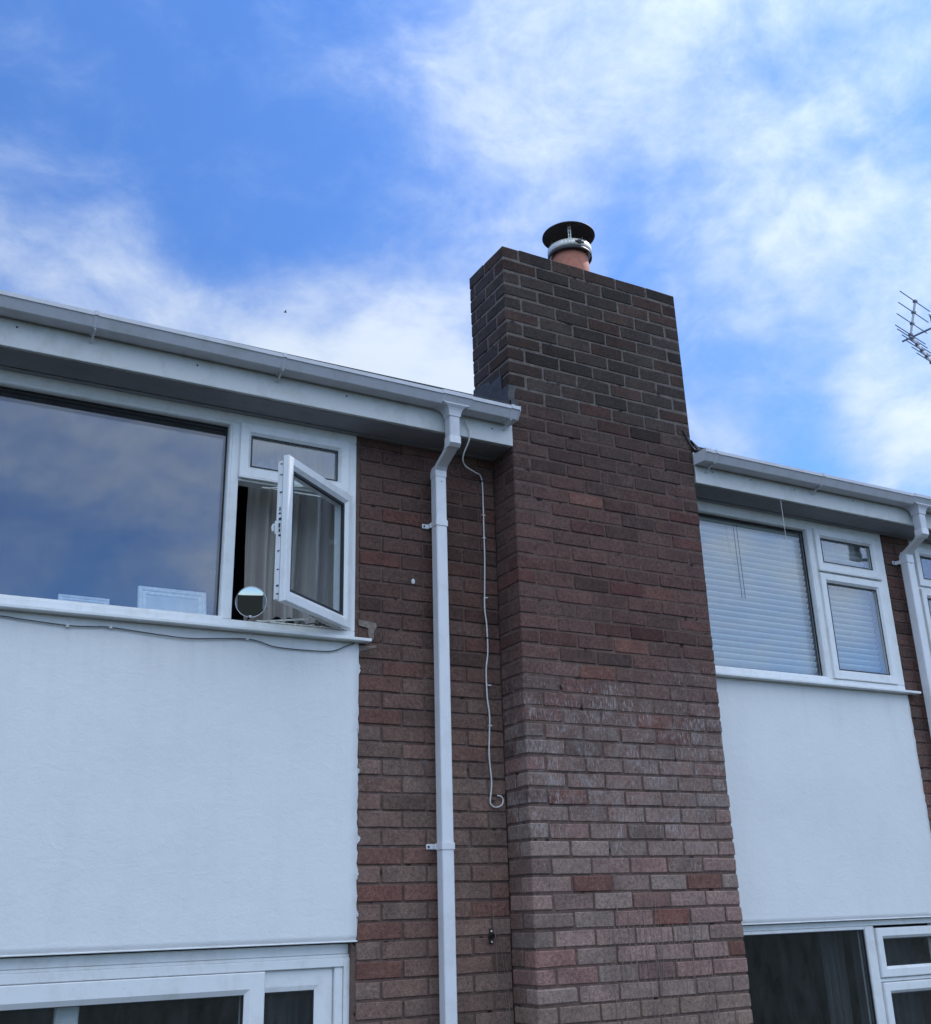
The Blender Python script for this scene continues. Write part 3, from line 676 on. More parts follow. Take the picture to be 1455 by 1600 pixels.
for y in (.008, .012):
    b.faces.new([b.verts.new(p) for p in ((-SW+.05, y, Z(-2.11)), (-.05, y, Z(-2.11)), (-.05, y, Z(-1.57)), (-SW+.05, y, Z(-1.57)))])
openobj('pane', b, GLASS2)
b = bmesh.new(); box(b, -SW+.0135, -SW+.0158, .022, .042, -2.14, -1.54); lk = openobj('lock_strip', b, UPVC)
b = bmesh.new(); rn = random.Random(9)
for z, hh in ((-1.55, .004), (-1.60, .003), (-1.68, .005), (-1.755, .014), (-1.775, .006), (-1.80, .010), (-1.828, .016), (-1.85, .012), (-1.872, .007), (-1.94, .004), (-2.02, .003), (-2.09, .006), (-2.125, .004)):
    box(b, -SW+.011, -SW+.0134, .026+rn.uniform(-.002, .004), .036+rn.uniform(-.002, .002), z-hh*.6, z+hh*.6)
openobj('lock_cam', b, DARKP)
b = bmesh.new(); box(b, -SW+.020, -SW+.038, .050, .062, -1.86, -1.80, bev=.003)
tube(b, [(-SW+.029, .060, Z(-1.815)), (-SW+.026, .070, Z(-1.817)), (-SW+.024, .072, Z(-1.825)), (-SW+.024, .070, Z(-1.845))], [.006, .006, .007, .005], 8); openobj('handle', b, UPVC)
for z in (-1.528, -2.152):
    b = bmesh.new(); tube(b, [(-1.20, .02, Z(z)), (-1.02, -.10, Z(z))], .0045, 6); tube(b, [(-.83, .02, Z(z)), (-1.05, -.17, Z(z))], .005, 6); box(b, -1.22, -.82, .010, .026, z-.003, z+.003); obj('friction_stay', b, STEEL, wL)


# ---- ground-floor windows
b = bmesh.new()
box(b, -3.4, -.748, .040, .08, -3.512, -3.474, bev=.002); box(b, -3.4, -.7495, .030, .08, -3.526, -3.513, bev=.003)
box(b, -3.4, -.786, .022, .08, -3.561, -3.526, bev=.003); box(b, -.786, -.750, .022, .08, -4.6, -3.526, bev=.003); box(b, -.824, -.787, .030, .08, -4.6, -3.5615, bev=.003)
wBL = hobj('window', b, UPVC, hl)
b = bmesh.new(); ring(b, -3.3, -1.120, -4.6, -3.563, [(0, .06), (0, .021), (.004, .018), (.060, .018), (.080, .030), (.080, .06)]); obj('sliding_sash', fix(b), UPVC, wBL)
b = bmesh.new(); ring(b, -1.20, -.826, -4.6, -3.563, [(0, .09), (0, .046), (.004, .043), (.060, .043), (.078, .048), (.080, .09)]); obj('casement_sash', fix(b), UPVC, wBL)
b = bmesh.new(); ring(b, -3.222, -1.198, -4.53, -3.641, [(0, .06), (0, .032), (.005, .032), (.005, .06)]); ring(b, -1.118, -.904, -4.53, -3.641, [(0, .09), (0, .050), (.005, .050), (.005, .09)]); obj('gasket', fix(b), GASKET, wBL)
pane(wBL, -3.22, -1.20, -4.52, -3.643, .040); pane(wBL, -1.12, -.905, -4.52, -3.643, .058)
b = bmesh.new(); box(b, -1.885, -1.800, .10, .14, -4.6, -3.62, bev=.006); obj('inner_post', b, UPVC, wBL)

b = bmesh.new()
box(b, WC+.001, 3.0, .036, .08, -3.499, -3.472, bev=.002); box(b, WC+.001, 2.218, .022, .08, -3.516, -3.500, bev=.002); box(b, 2.218, 2.285, .018, .08, -4.6, -3.5005, bev=.004)
box(b, 2.285, 2.84, .024, .08, -3.780, -3.762, bev=.003); box(b, 2.78, 2.838, .018, .08, -4.6, -3.5005, bev=.003)
wBR = hobj('window', b, UPVC, hr)
for z0, z1, nm in ((-3.758, -3.512, 'fanlight_sash'), (-4.6, -3.783, 'casement_sash')):
    b = bmesh.new(); ring(b, 2.288, 2.80, z0, z1, [(0, .06), (0, .009), (.004, .005), (.040, .005), (.052, .018), (.056, .022), (.056, .06)]); obj(nm, fix(b), UPVC, wBR)
    b = bmesh.new(); gasket(b, 2.344, 2.744, z0+.056, z1-.056, .020); obj('gasket', fix(b), GASKET, wBR)
    pane(wBR, 2.340, 2.748, z0+.053, z1-.053, .028)
b = bmesh.new(); ring(b, WC+.02, 2.219, -4.6, -3.515, [(0, .06), (0, .030), (.006, .030), (.006, .06)]); obj('gasket', fix(b), GASKET, wBR)
pane(wBR, WC+.02, 2.219, -4.6, -3.515, .036)

# ---- rooms behind the windows
def room(h, x0, x1, z0, z1, y0, y1, mat):
    b = bmesh.new()
    box(b, x0, x1, y0, y1, z0-.1, z0); box(b, x0, x1, y0, y1, z1, z1+.1); box(b, x0, x1, y1, y1+.1, z0, z1)
    box(b, x0-.1, x0, y0, y1, z0-.1, z1+.1); box(b, x1, x1+.1, y0, y1, z0-.1, z1+.1)
    return hobj('room_lining', b, mat, h)
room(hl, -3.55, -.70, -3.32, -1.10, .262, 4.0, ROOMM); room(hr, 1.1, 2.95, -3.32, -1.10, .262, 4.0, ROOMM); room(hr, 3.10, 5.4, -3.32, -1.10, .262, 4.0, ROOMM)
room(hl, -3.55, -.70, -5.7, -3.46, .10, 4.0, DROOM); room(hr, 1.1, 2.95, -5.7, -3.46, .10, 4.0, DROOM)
for h, x0, x1 in ((hl, -3.55, -.70), (hr, 1.1, 5.4)):
    b = bmesh.new(); box(b, x0, x1, .05, .26, -2.75, -2.19); box(b, x0, x1, .05, .26, -3.455, -2.76); box(b, x0, x1, .0605, .26, -1.186, -1.09); hobj('inner_wall', b, ROOMM, h)

# ---- fascia, soffit, gutter, roof
def eaves(h, x0, x1, slope_z, outlet_x, brackets, unions, endL, endR, nails, xbreak=None):
    b = BX(x0, x1, YF-.003, YF+.018, -1.183, -1.00, bev=.002); fa = hobj('fascia', b, FASC, h)
    b = bmesh.new()
    for xx, zz in nails:
        box(b, xx-.004, xx+.004, YF-.0055, YF-.0025, zz-.004, zz+.004, bev=.0015)
    obj('nail_cap', b, DARKP, fa)
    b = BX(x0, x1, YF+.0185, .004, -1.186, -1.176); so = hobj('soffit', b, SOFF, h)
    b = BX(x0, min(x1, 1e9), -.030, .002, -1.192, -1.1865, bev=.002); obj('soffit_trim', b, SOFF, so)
    # gutter: square-line channel, front lip turned in
    yb, yf = YF-.008, YF-.113
    prof = [(yb, 0.0), (yb, -.054), (yb-.004, -.058), (yf+.034, -.060), (yf+.028, -.057), (yf+.005, -.020), (yf-.001, -.018), (yf-.001, .0), (yf+.010, .002), (yf+.010, -.004), (yf+.004, -.005), (yf+.005, -.016), (yf+.031, -.053), (yf+.036, -.056), (yb-.008, -.054), (yb-.004, -.051), (yb-.004, 0)]
    def gz(x): return slope_z[0]+(slope_z[1]-slope_z[0])*(x-x0)/(x1-x0)
    def sweep(xa, xb, sc=1.0, grow=0.0):
        b = bmesh.new(); rr = []
        cy, cz = (yb+yf)/2, -.032
        for xx in (xa, xb):
            rr.append([b.verts.new((xx, cy+(y-cy)*(1+grow/.05), Z(gz(xx)+cz+(z-cz)*(1+grow/.032)))) for y, z in prof])
        n = len(prof)
        for i in range(n): b.faces.new((rr[0][i], rr[0][(i+1) % n], rr[1][(i+1) % n], rr[1][i]))
        b.faces.new(rr[0]); b.faces.new(rr[1][::-1]); return fix(b)
    gu = hobj('gutter', sweep(x0 if endL is None else endL, x1 if endR is None else endR), GUT, h)
    for xx in brackets:
        b = sweep(xx-.008, xx+.008, grow=.0036); obj('bracket', b, GUT, gu)
        b = bmesh.new(); z = gz(xx)
        tube(b, [(xx+.003, yf+.03, Z(z-.062)), (xx+.003, yf+.07, Z(z-.070)), (xx+.003, YF-.008, Z(z-.090))], .005, 6); obj('bracket_strap', b, GUT, gu)
    for xa, xb in unions: obj('union', sweep(xa, xb, grow=.0016), GUT, gu)
    for e in (endL, endR):
        if e is None: continue
        b = bmesh.new(); s = 1 if e == endR else -1
        vv = [b.verts.new((e+s*.001, y, Z(gz(e)+z))) for y, z in [(yb, .002), (yb, -.060), (yf+.028, -.063), (yf-.003, -.020), (yf-.003, .004)]]
        v2 = [b.verts.new((e+s*.020 if False else e+s*.005, v.co.y, v.co.z)) for v in vv]
        b.faces.new(vv); b.faces.new(v2[::-1])
        for i in range(5): b.faces.new((vv[i], vv[(i+1) % 5], v2[(i+1) % 5], v2[i]))
        obj('stop_end', fix(b), GUT, gu); obj('stop_end', sweep(min(e, e-s*.03), max(e, e-s*.03), grow=.0018), GUT, gu)
    # running outlet with square spigot
    if outlet_x is not None:
        ox = outlet_x; z = gz(ox)
        obj('outlet', sweep(ox-.075, ox+.085, grow=.0028), GUT, gu)
        b = bmesh.new(); rr = []; cy = YF-.056
        for hx, hy, zz in ((.072, .050, -.052), (.062, .050, -.058), (.050, .046, -.064), (.041, .040, -.072), (.035, .035, -.083), (.0315, .0315, -.098), (.0305, .0305, -.112)):
            rr.append([b.verts.new((ox+dx, cy+dy, Z(z+zz))) for dx, dy in ((-hx, -hy), (hx, -hy), (hx, hy), (-hx, hy))])
        for i in range(len(rr)-1):
            for k in range(4): b.faces.new((rr[i][k], rr[i][(k+1) % 4], rr[i+1][(k+1) % 4], rr[i+1][k]))
        fix(b)
        obj('outlet_neck', b, GUT, gu)
    return gu, gz
def square_pipe(b, pts, hw=.0285, bev=0):
    """pts: centres; square section kept axis-aligned"""
    rr = []
    for p in pts:
        x, y, z = p; c = .004
        rr.append([b.verts.new((x+dx, y+dy, Z(z))) for dx, dy in ((-hw+c, -hw), (hw-c, -hw), (hw, -hw+c), (hw, hw-c), (hw-c, hw), (-hw+c, hw), (-hw, hw-c), (-hw, -hw+c))])
    for i in range(len(rr)-1):
        for k in range(8): b.faces.new((rr[i][k], rr[i][(k+1) % 8], rr[i+1][(k+1) % 8], rr[i+1][k]))
    b.faces.new(rr[0]); b.faces.new(rr[-1][::-1]); return fix(b)
def downpipe(h, ox, px, clips, zbot=-5.75):
    yo, yp = YF-.056, -.062
    b = square_pipe(bmesh.new(), [(ox, yo, -1.095), (ox, yo, -1.236)], .0275); dp = hobj('downpipe', square_pipe(bmesh.new(), [(px, yp, -1.352), (px, yp, zbot)]), PIPE, h)
    obj('spigot', b, GUT, dp)
    obj('offset_bend', square_pipe(bmesh.new(), [(ox, yo, -1.230), (ox, yo, -1.266), (ox+(px-ox)*.12, yo+.02, -1.280)], .0305), PIPE, dp)
    obj('offset_bend', square_pipe(bmesh.new(), [(ox+(px-ox)*.05, yo+.008, -1.272), (ox+(px-ox)*.9, yp-.016, -1.322)], .0275), PIPE, dp)
    obj('offset_bend', square_pipe(bmesh.new(), [(ox+(px-ox)*.85, yp-.022, -1.316), (px, yp, -1.334), (px, yp, -1.366)], .0308), PIPE, dp)
    for z in clips:
        b = bmesh.new(); ring_pts = .0325
        square_pipe(b, [(px, yp, z-.014), (px, yp, z+.014)], ring_pts)
        box(b, px-.066, px-.028, -.010, -.003, z-.012, z+.012, bev=.003)
        box(b, px-.036, px-.030, -.035, -.004, z-.012, z+.012, bev=.002)
        cl = obj('clip', b, PIPE, dp)
        b = bmesh.new(); tube(b, [(px-.056, -.013, Z(z)), (px-.056, -.009, Z(z))], .0048, 8); obj('screw', b, DARKP, cl)
    b = bmesh.new(); tube(b, [(px+.002, -.0915, Z(-1.392)), (px+.002, -.090, Z(-1.392))], .003, 8); obj('screw', b, DARKP, dp)
    return dp
gL, gzL = eaves(hl, -3.6, .0, (-.992, -1.018), -.372, [-2.05, -1.24, -2.9, -.058], [(-1.66, -1.60)] if False else [], None, -.020,
    [(-2.337, -1.09), (-1.60, -1.095), (-.90, -1.095), (-.12, -1.11)])
o = None
downpipe(hl, -.372, -.353, [-1.606, -3.094])
gR, gzR = eaves(hr, WC+.004, 5.4, (-1.022, -1.022), 2.905, [1.248, 2.057, 4.0], [], WC-.0, None,
    [(1.30, -1.10), (1.58, -1.10), (1.92, -1.105), (2.40, -1.10)])
downpipe(hr, 2.905, 2.968, [-1.372, -3.1])
# roof: pitched slab plus separate eaves tiles just showing over the gutter
def roof(h, x0, x1, zt, gap=None):
    b = bmesh.new(); sl = math.tan(R(29)); ye = YF-.02
    n = 15
    for i in range(n):
        ya, yb2 = ye+.05+.22*i, ye+.05+.22*(i+1)
        za, zb_ = zt+sl*(ya-ye), zt+sl*(yb2-ye)
        if gap and yb2 < .40: continue
        vs = [b.verts.new((xx, yy, Z(zz))) for xx, yy, zz in ((x0, ya-.04, za-.022+.0), (x1, ya-.04, za-.022), (x1, ya-.04, za+.0), (x0, ya-.04, za+.0))]
        b.faces.new(vs)
        vs = [b.verts.new((xx, yy, Z(zz))) for xx, yy, zz in ((x0, ya-.04, za), (x1, ya-.04, za), (x1, yb2, zb_-.006), (x0, yb2, zb_-.006))]
        b.faces.new(vs)
    yr = ye+.05+.22*n; zr = zt+sl*(yr-ye)
    vs = [b.verts.new((xx, yy, Z(zz))) for xx, yy, zz in ((x0, yr, zr), (x1, yr, zr), (x1, 2*yr-ye, zt), (x0, 2*yr-ye, zt))]; b.faces.new(vs)
    fix(b); rf = hobj('roof', b, TILE, h)
    x = x0; tw = .30; rn2 = random.Random(int(x0*10)+50); base = None
    me = None
    q = bmesh.new(); box(q, .001, tw-.002, 0, .30, -G-.012, -G, bev=.003)
    for v in q.verts: v.co.z += sl*v.co.y
    me = bpy.data.meshes.new('tile'); q.to_mesh(me); q.free(); me.materials.append(TILE)
    while x+tw <= x1+.01:
        o = bpy.data.objects.new('tile', me); COL.objects.link(o); o.parent = rf; o.location = (x, ye-.052+rn2.uniform(-.003, .003), Z(zt-.03+.006+rn2.uniform(-.003, .003))); x += tw
    return rf
roof(hl, -3.6, -.0, -.974); roof(hr, WC+.005, 5.4, -.992)
b = bmesh.new(); box(b, -.05, WC+.05, YB+.005, 3.0, -.62, -.60); b.free()
# solid block of the terrace behind the facade keeps daylight out of the rooms
for h, x0, x1 in ((hl, -3.7, .0), (hr, WC+.002, 5.5)):
    b = bmesh.new(); box(b, x0, x1, 4.15, 4.35, -G, -1.0); box(b, x0-.0 if h is hl else x1-.1, x0+.1 if h is hl else x1, .3, 4.15, -G, -1.0); box(b, x0, x1, .02, 4.35, -.998, -.985); hobj('rear_wall', b, ROOMM, h)
b = bmesh.new(); box(b, .0, WC, .61, 4.15, -G, -1.0); cobj('party_wall', b, ROOMM)

# ------------------------------------------------------------------ things in and on the windows
def curtain(name, x0, x1, z0, z1, y, amp, waves, mat, label, seedn):
    rnn = random.Random(seedn); n = 110; b = bmesh.new(); rows = []
    ph = [rnn.uniform(0, 6.28) for _ in range(4)]
    for j in range(7):
        tz = j/6; row = []
        for i in range(n+1):
            t = i/n; ta = t+.012*math.sin(3*tz+ph[0])
            yy = y+amp*(math.sin(2*math.pi*waves*ta+ph[1])+.45*math.sin(2*math.pi*waves*2.3*ta+ph[2]))*(.7+.3*(1-tz))
            row.append(b.verts.new((x0+(x1-x0)*t+.006*math.sin(5*tz+ph[3]+4*t), yy, Z(z0+(z1-z0)*tz))))
        rows.append(row)
    for j in range(6):
        for i in range(n): b.faces.new((rows[j][i], rows[j][i+1], rows[j+1][i+1], rows[j+1][i]))
    fix(b); bmesh.ops.solidify(b, geom=b.faces[:], thickness=.0015)
    return smooth(obj(name, b, mat, label=label, cat='curtain'))
curtain('curtain', -1.232, -.745, -2.32, -1.20, .20, .030, 4.2, CURT, 'pale cream curtain hanging in folds behind the open casement of the left upstairs window', 1)
curtain('curtain', -1.12, -.80, -5.0, -3.5, .22, .018, 6, DCURT, 'grey curtain drawn behind the small sash of the bottom left window', 2)
curtain('curtain', 2.10, 2.28, -5.0, -3.5, .24, .018, 3, DCURT, 'pale curtain bunched at the right edge of the large pane in the bottom right window', 3)
curtain('curtain', 2.33, 2.80, -5.0, -3.5, .22, .018, 7, DCURT, 'dark grey curtain behind the narrow sashes of the bottom right window', 4)
def blind(x0, x1, z0, z1, y, ladders, cords, label):
    t = empty('venetian_blind', ((x0+x1)/2, y, Z(z1)), label, 'blind', 'venetian blinds of the right upstairs window')
    L0 = t.location
    def o_(name, b, mat=SLAT): o = obj(name, b, mat, t); o.location = -L0; return o
    o_('head_rail', BX(x0, x1, y-.012, y+.014, z1, z1+.025, bev=.002))
    b = bmesh.new(); w_ = .0215; an = R(47); L = x1-x0
    rows = []
    for s in (-1, -.6, -.2, .2, .6, .85, 1):
        yy = -s*w_*math.cos(an); zz = s*w_*math.sin(an)+.0; c = -.0045*(1-s*s)-(.0 if s < .9 else -.0035)
        rows.append([b.verts.new((-L/2, yy+c*math.sin(an), zz+c*math.cos(an))), b.verts.new((L/2, yy+c*math.sin(an), zz+c*math.cos(an)))])
    for i in range(6): b.faces.new((rows[i][0], rows[i][1], rows[i+1][1], rows[i+1][0]))
    fix(b); me = bpy.data.meshes.new('slat'); b.to_mesh(me); b.free(); me.materials.append(SLAT)
    for p in me.polygons: p.use_smooth = True
    z = z1-.02; rnn = random.Random(int(x0*100))
    while z > z0:
        o = bpy.data.objects.new('slat', me); COL.objects.link(o); o.parent = t
        o.location = Vector(((x0+x1)/2, y, Z(z)))-L0; o.rotation_euler = (rnn.uniform(-.06, .06), rnn.uniform(-.0015, .0015), 0); z -= .0352
    o_('bottom_rail', BX(x0, x1, y-.010, y+.010, z0-.012, z0, bev=.002))
    for lx in ladders:
        b = bmesh.new()
        for dx in (-.006, .006): tube(b, [(lx+dx, y-.0135, Z(z0)), (lx+dx, y-.0135, Z(z1))], .0009, 5)
        o_('ladder_cord', b)
    for lx, zl in cords:
        b = bmesh.new(); tube(b, [(lx, y-.022, Z(z1)), (lx+.004, y-.022, Z(zl))], .0022, 6); o_('pull_cord', b, DARKP)
blind(1.22, 2.195, -2.13, -1.275, .085, [1.62, 2.02], [(1.66, -1.72), (1.685, -1.72)], 'wide venetian blind with closed pale slats behind the large pane of the right upstairs window')
blind(2.29, 2.735, -2.10, -1.30, .085, [2.53], [], 'narrow venetian blind behind the casement sash of the right upstairs window')
def picture(x0, x1, z1, y, lean_, label, fw, grp='pictures leaning behind the large upstairs pane'):
    t = empty('picture_frame', ((x0+x1)/2, y, Z(-2.165)), label, 'picture frame', grp)
    z0 = -2.165
    b = bmesh.new(); ring(b, x0, x1, z0, z1, [(0, y+.018), (0, y), (.004, y-.004), (fw*.45, y-.002), (fw*.6, y+.004), (fw, y+.006), (fw, y+.018)]); fix(b)
    bc = BX(x0+fw*.9, x1-fw*.9, y+.010, y+.014, z0+fw*.9, z1-fw*.9)
    for q in (b, bc):
        for v in q.verts:
            hh = v.co.z-Z(z0); v.co.y += hh*lean_
    f = obj('frame', b, PICT, t); f.location = -t.location; c = obj('canvas', bc, CANV, t); c.location = -t.location
picture(-1.70, -1.405, -2.006, .13, .25, 'white distressed picture frame leaning behind the large left upstairs pane, near the mullion', .034)
picture(-2.02, -1.815, -2.078, .15, .25, 'faint low white picture frame behind the large left upstairs pane, left of the bigger frame', .020)
# vanity mirror
t = empty('vanity_mirror', (-1.222, .115, Z(-2.165)), 'round chrome vanity mirror standing on the sill of the open casement', 'mirror')
n_ = Vector((-.30, -.92, -.172)).normalized(); q = n_.to_track_quat('Z', 'Y').to_matrix().to_4x4()
def disc(r0, prof, mat, name, seg=48):
    b = bmesh.new(); rs = []
    for rr, hh in prof: rs.append([b.verts.new((rr*math.cos(2*math.pi*k/seg), rr*math.sin(2*math.pi*k/seg), hh)) for k in range(seg)])
    for i in range(len(rs)-1):
        for k in range(seg): b.faces.new((rs[i][k], rs[i][(k+1) % seg], rs[i+1][(k+1) % seg], rs[i+1][k]))
    if prof[-1][0] < .01: b.faces.new(rs[-1])
    fix(b); bmesh.ops.transform(b, matrix=Matrix.Translation((0, -.02, .118)) @ q, verts=b.verts[:]); return smooth(obj(name, b, mat, t))
disc(0, [(.066, .004), (.05, .0052), (.03, .0061), (.012, .0066), (.001, .0067)], MIRR, 'mirror_glass')
disc(0, [(.066, .003), (.0665, .0065), (.0685, .007), (.070, .004), (.069, -.004), (.05, -.010), (.001, -.014)], CHROME, 'rim')
b = bmesh.new(); tube(b, [(0, 0, .0), (0, 0, .012), (0, 0, .024), (0, 0, .050)], [.012, .010, .006, .006], 14); tube(b, [(-.0, -.012, .05), (0, -.012, .056)], .010, 12); smooth(obj('stand', b, CHROME, t))
b = bmesh.new(); tube(b, [(0, 0, 0), (0, 0, .004), (0, 0, .008)], [.045, .045, .012], 30); obj('base', b, CHROME, t)
# clutter on the sill
rn = random.Random(4); b = bmesh.new()
for j in range(5):
    cx = -1.03+.055*j; pts = []
    for i in range(13):
        a = i*.75+j; pts.append((cx+.035*math.cos(a)*rn.uniform(.6, 1.2), .035+.022*math.sin(a), Z(-2.157)+.004+rn.uniform(0, .020)))
    tube(b, smooth_pts(pts, 4), .0026, 6)
obj('cable_tangle', b, DARKP, label='tangle of thin dark cables on the sill under the open casement', cat='cable')
t = empty('sunglasses', (-1.09, .035, Z(-2.158)), 'dark round sunglasses lying at the left end of the cable tangle on the sill', 'sunglasses')
for s in (-1, 1):
    b = bmesh.new(); tube(b, [(s*.027+.021*math.cos(a*.5236), -.004*s, .020+.019*math.sin(a*.5236)) for a in range(13)], .0022, 6); obj('rim', b, DARKP, t)
    b = bmesh.new(); b.faces.new([b.verts.new((s*.027+.020*math.cos(a*.5236), -.004*s, .020+.018*math.sin(a*.5236))) for a in range(12)]); bmesh.ops.solidify(b, geom=b.faces[:], thickness=.0015); obj('lens', b, BLACK, t)
    b = bmesh.new(); tube(b, [(s*.048, -.004, .026), (s*.050, .03, .028), (s*.046, .10, .018)], .0018, 6); obj('arm', b, DARKP, t)
b = bmesh.new(); tube(b, [(-.008, 0, .026), (0, 0, .029), (.008, 0, .026)], .002, 6); obj('bridge', b, DARKP, t)

# ------------------------------------------------------------------ cables, eye bolt, loose wire
WCB = [(-.28, -.212, -1.100), (-.256, -.212, -1.151), (-.256, -.208, -1.20), (-.266, -.16, -1.27), (-.227, -.11, -1.295), (-.14, -.05, -1.292), (-.079, -.010, -1.303), (-.075, -.010, -1.455), (-.076, -.010, -1.605), (-.076, -.010, -1.716), (-.081, -.010, -1.852), (-.086, -.010, -1.982), (-.078, -.010, -2.067), (-.077, -.010, -2.2), (-.089, -.010, -2.285), (-.088, -.010, -2.42), (-.079, -.010, -2.512), (-.088, -.010, -2.682), (-.080, -.010, -2.809), (-.09, -.010, -2.89), (-.084, -.011, -2.912), (-.062, -.012, -2.921), (-.032, -.012, -2.911), (-.023, -.012, -2.886), (-.034, -.010, -2.871), (-.049, -.004, -2.868)]
t = empty('wall_cable', (-.08, -.01, Z(-1.3)), 'thin white cable clipped down the brick wall beside the chimney, ending in a hook', 'cable')
b = bmesh.new(); tube(b, smooth_pts([(x, y, Z(z)) for x, y, z in WCB], 6), .0038, 8); o = smooth(obj('cable', b, CABLE, t)); o.location = -t.location
for i, z in enumerate((-1.315, -1.50, -1.62, -1.93, -2.13, -2.36, -2.55, -2.89)):
    xx = -.078 if i % 3 else -.08
    b = bmesh.new(); box(b, xx-.006, xx+.009, -.015, -.002, z-.003, z+.003, bev=.001); tube(b, [(xx+.010, -.014, Z(z)), (xx+.010, -.002, Z(z))], .0026, 6)
    o = obj('clip', b, DARKP if i in (0, 4, 7) else CABLE, t); o.location = -t.location
t = empty('sill_cable', (-1.5, -.02, Z(-2.25)), 'thin grey cable sagging under the left upstairs window sill across the white render', 'cable')
SC = [(-2.9, -2.23), (-2.5, -2.238), (-2.249, -2.241), (-2.174, -2.246), (-1.998, -2.255), (-1.895, -2.25), (-1.833, -2.247), (-1.643, -2.259), (-1.511, -2.263), (-1.368, -2.251), (-1.265, -2.244), (-1.208, -2.251), (-1.15, -2.266), (-1.075, -2.27), (-.948, -2.269), (-.87, -2.262), (-.803, -2.232), (-.77, -2.218)]
b = bmesh.new(); tube(b, smooth_pts([(x, -.016, Z(z)) for x, z in SC], 5), .0026, 6); o = smooth(obj('cable', b, GCABLE, t)); o.location = -t.location
for x, z in ((-1.998, -2.258), (-1.833, -2.247), (-1.265, -2.244)):
    b = bmesh.new(); box(b, x-.006, x+.006, -.024, -.003, z-.006, z+.006, bev=.002); o = obj('clip', b, CABLE, t); o.location = -t.location
t = empty('eye_bolt', (-.108, 0, Z(-3.469)), 'small rusty black eye bracket fixed to the brick wall between downpipe and chimney', 'bracket')
b = bmesh.new(); box(b, -.006, .008, -.010, -.002, -G-.032, -G+.032, bev=.002); obj('plate', b, IRON, t)
b = bmesh.new(); tube(b, [(0, -.004, 0), (0, -.03, 0)], .008, 8); tube(b, [(-.012+.014*math.cos(a*.6), -.034-.004*math.sin(a*.6), .014*math.sin(a*.6)) for a in range(12)], .004, 6); obj('eye', b, IRON, t)
for s in (-1, 1):
    b = bmesh.new(); tube(b, [(.001, -.013, s*.022), (.001, -.009, s*.022)], .0045, 8); obj('screw', b, STEEL, t)
b = bmesh.new(); tube(b, smooth_pts([(1.803, -.195, Z(-1.180)), (1.808, -.192, Z(-1.294)), (1.816, -.185, Z(-1.38)), (1.833, -.175, Z(-1.469))], 5), .0016, 6)
obj('loose_wire', b, CABLE, label='short loose white wire dangling from the right eaves in front of the blinds', cat='wire')

# ------------------------------------------------------------------ dead creeper on the lower chimney
t = empty('dead_creeper', (.65, YF, Z(-3.9)), 'dry leafless creeper stems clinging to the lower chimney bricks', 'dead creeper', 'dead creeper remains on the brickwork')
rn = random.Random(31)
def stem(x, y, z0, z1, parent, drift=.0):
    b = bmesh.new(); pts = []; n = max(4, int((z0-z1)/.03)); xx = x
    for i in range(n+1):
        xx += rn.uniform(-.0055, .0055)+drift/n; pts.append((xx, y-.003+rn.uniform(-.0015, .0015), Z(z0+(z1-z0)*i/n)))
    tube(b, pts, [rn.uniform(.0007, .0014) for _ in pts], 4)
    o = obj('stem', b, STEM, parent); o.location = -parent.location
for x in (.36, .385, .40, .415, .43, .47, .49, .50, .515, .52, .555, .60, .62, .635, .65, .66, .665, .68, .72, .76, .80, .83, .845, .855, .87, .905, .93, .97, 1.00, 1.03, .58, .44, .74):
    z0 = -3.36+rn.uniform(-.10, .04) if x < .88 else -3.45+rn.uniform(-.1, .03)
    stem(x, YF-.001, z0, z0-rn.uniform(.18, .62), t, rn.uniform(-.01, .015))
t2 = empty('dead_creeper', (-.1, 0, Z(-3.6)), 'few dry creeper stems on the wall in the corner left of the chimney', 'dead creeper', 'dead creeper remains on the brickwork')
for x, z0, z1, d in ((-.098, -3.345, -3.72, .03), (-.080, -3.43, -3.70, .02), (-.072, -3.70, -4.05, .07), (-.048, -3.62, -3.90, .03), (-.045, -3.50, -3.60, .0), (-.03, -3.55, -3.95, .01), (-.06, -3.62, -4.0, .03)):
    stem(x, -.003, z0, z1, t2, d)

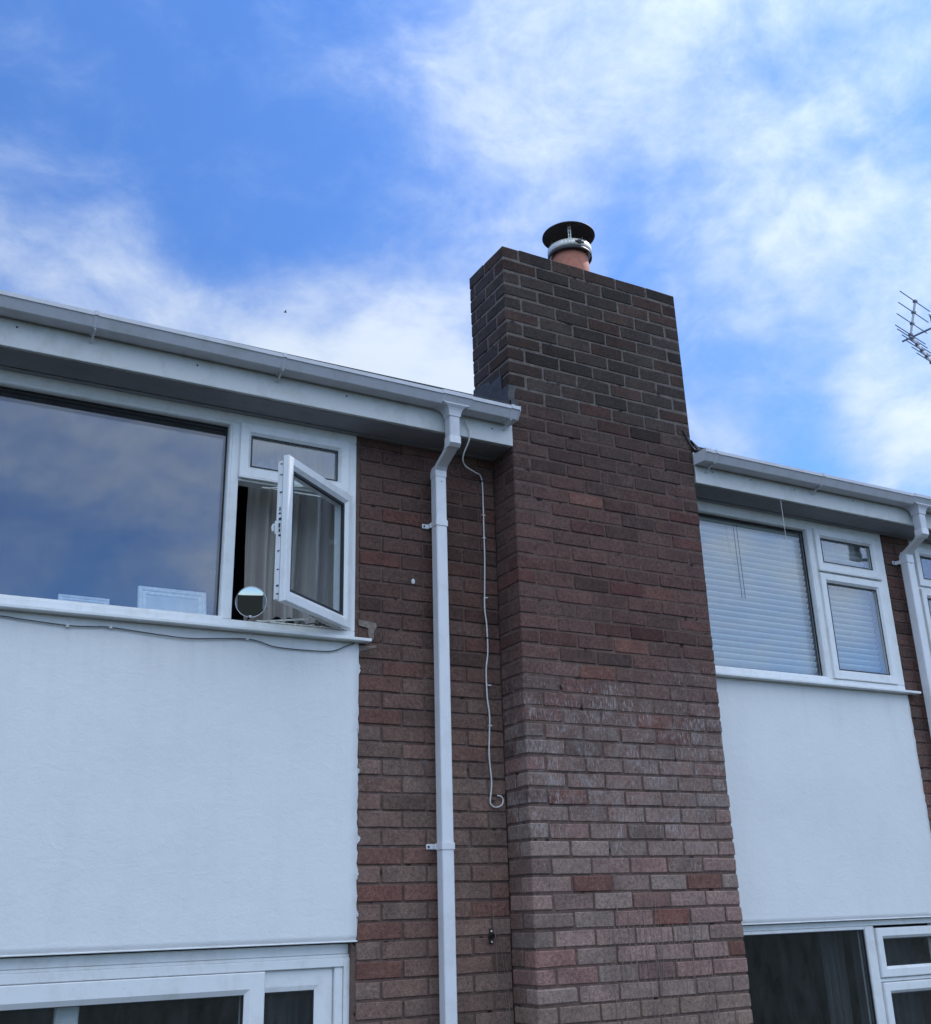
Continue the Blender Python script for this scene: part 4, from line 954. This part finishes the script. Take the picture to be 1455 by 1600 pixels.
# ------------------------------------------------------------------ television aerial beyond the roof
hub = Vector((6.85, 2.40, Z(2.458-5.8+5.8)))
t = empty('tv_aerial', (hub.x+.31, hub.y-1.2, Z(.0)), 'television aerial with rod reflector on a mast above the right roof', 'aerial')
e = Vector((math.cos(R(13)), math.sin(R(13)), 0)); bb = Vector((math.sin(R(13)), -math.cos(R(13)), 0)); up = Vector((0, 0, 1))
def aobj(name, b, mat=ALU): o = obj(name, b, mat, t); o.location = -t.location; return o
boomdir = (bb+up*.05).normalized()
b = bmesh.new(); tube(b, [hub-boomdir*.10-up*.02, hub+boomdir*1.3-up*.02], .011, 8); aobj('boom', b)
for vec, nn in ((up*.38+bb*.122, 4), (-up*.37+bb*.16, 5)):
    b = bmesh.new(); tube(b, [hub, hub+vec*(1.05)], .014, 8); aobj('reflector_arm', b, GUT)
    for i in range(nn):
        p = hub+vec*((i+(.12 if nn == 4 else .45))/(nn-.9))
        b = bmesh.new(); tube(b, [p-e*.34, p+e*.34], .0062, 6); box(b, p.x-.02, p.x+.02, p.y-.02, p.y+.02, p.z-G-.016, p.z-G+.016, bev=.004); aobj('reflector_rod', b)
p = hub+boomdir*.33
b = bmesh.new(); box(b, p.x-.07, p.x+.07, p.y-.10, p.y+.06, p.z-G+.0, p.z-G+.11, bev=.02); aobj('junction_box', b, DARKP)
for s in (-1, 1):
    b = bmesh.new(); c = p+e*.12*s+up*.02; tube(b, [c+e*.10*math.cos(a*.5236)+up*.035*math.sin(a*.5236) for a in range(13)], .005, 6); aobj('dipole', b)
for i in range(6):
    p = hub+boomdir*(.42+.15*i)
    for s in (-1, 1):
        b = bmesh.new(); tube(b, [p, p-e*.11*s+up*.10*1], .005, 6); tube(b, [p, p+e*.11*s-up*.10], .005, 6); aobj('director', b)
mx_p = hub+boomdir*.75
b = bmesh.new(); tube(b, [mx_p+up*.15, Vector((mx_p.x, mx_p.y, Z(.1)))], .018, 10); aobj('mast', b)

# ------------------------------------------------------------------ a bird, far off
bd = Vector((.27035, .81745, .50860)); bp = Vector(cam.matrix_world.translation)+bd*60
t = empty('bird', bp, 'tiny dark bird flying far off in the cloud left of the chimney', 'bird')
b = bmesh.new(); tube(b, [(-.09, 0, 0), (-.05, 0, .01), (.02, 0, .012), (.06, 0, .01), (.09, 0, .0)], [.006, .026, .034, .020, .004], 8); obj('body', b, BLACK, t)
for s in (-1, 1):
    b = bmesh.new(); b.faces.new([b.verts.new(p) for p in ((-.03, 0, .02), (.04, 0, .02), (.02, s*.10, .07), (-.03, s*.16, .055), (-.04, s*.08, .06))]); bmesh.ops.solidify(b, geom=b.faces[:], thickness=.005); obj('wing', b, BLACK, t)
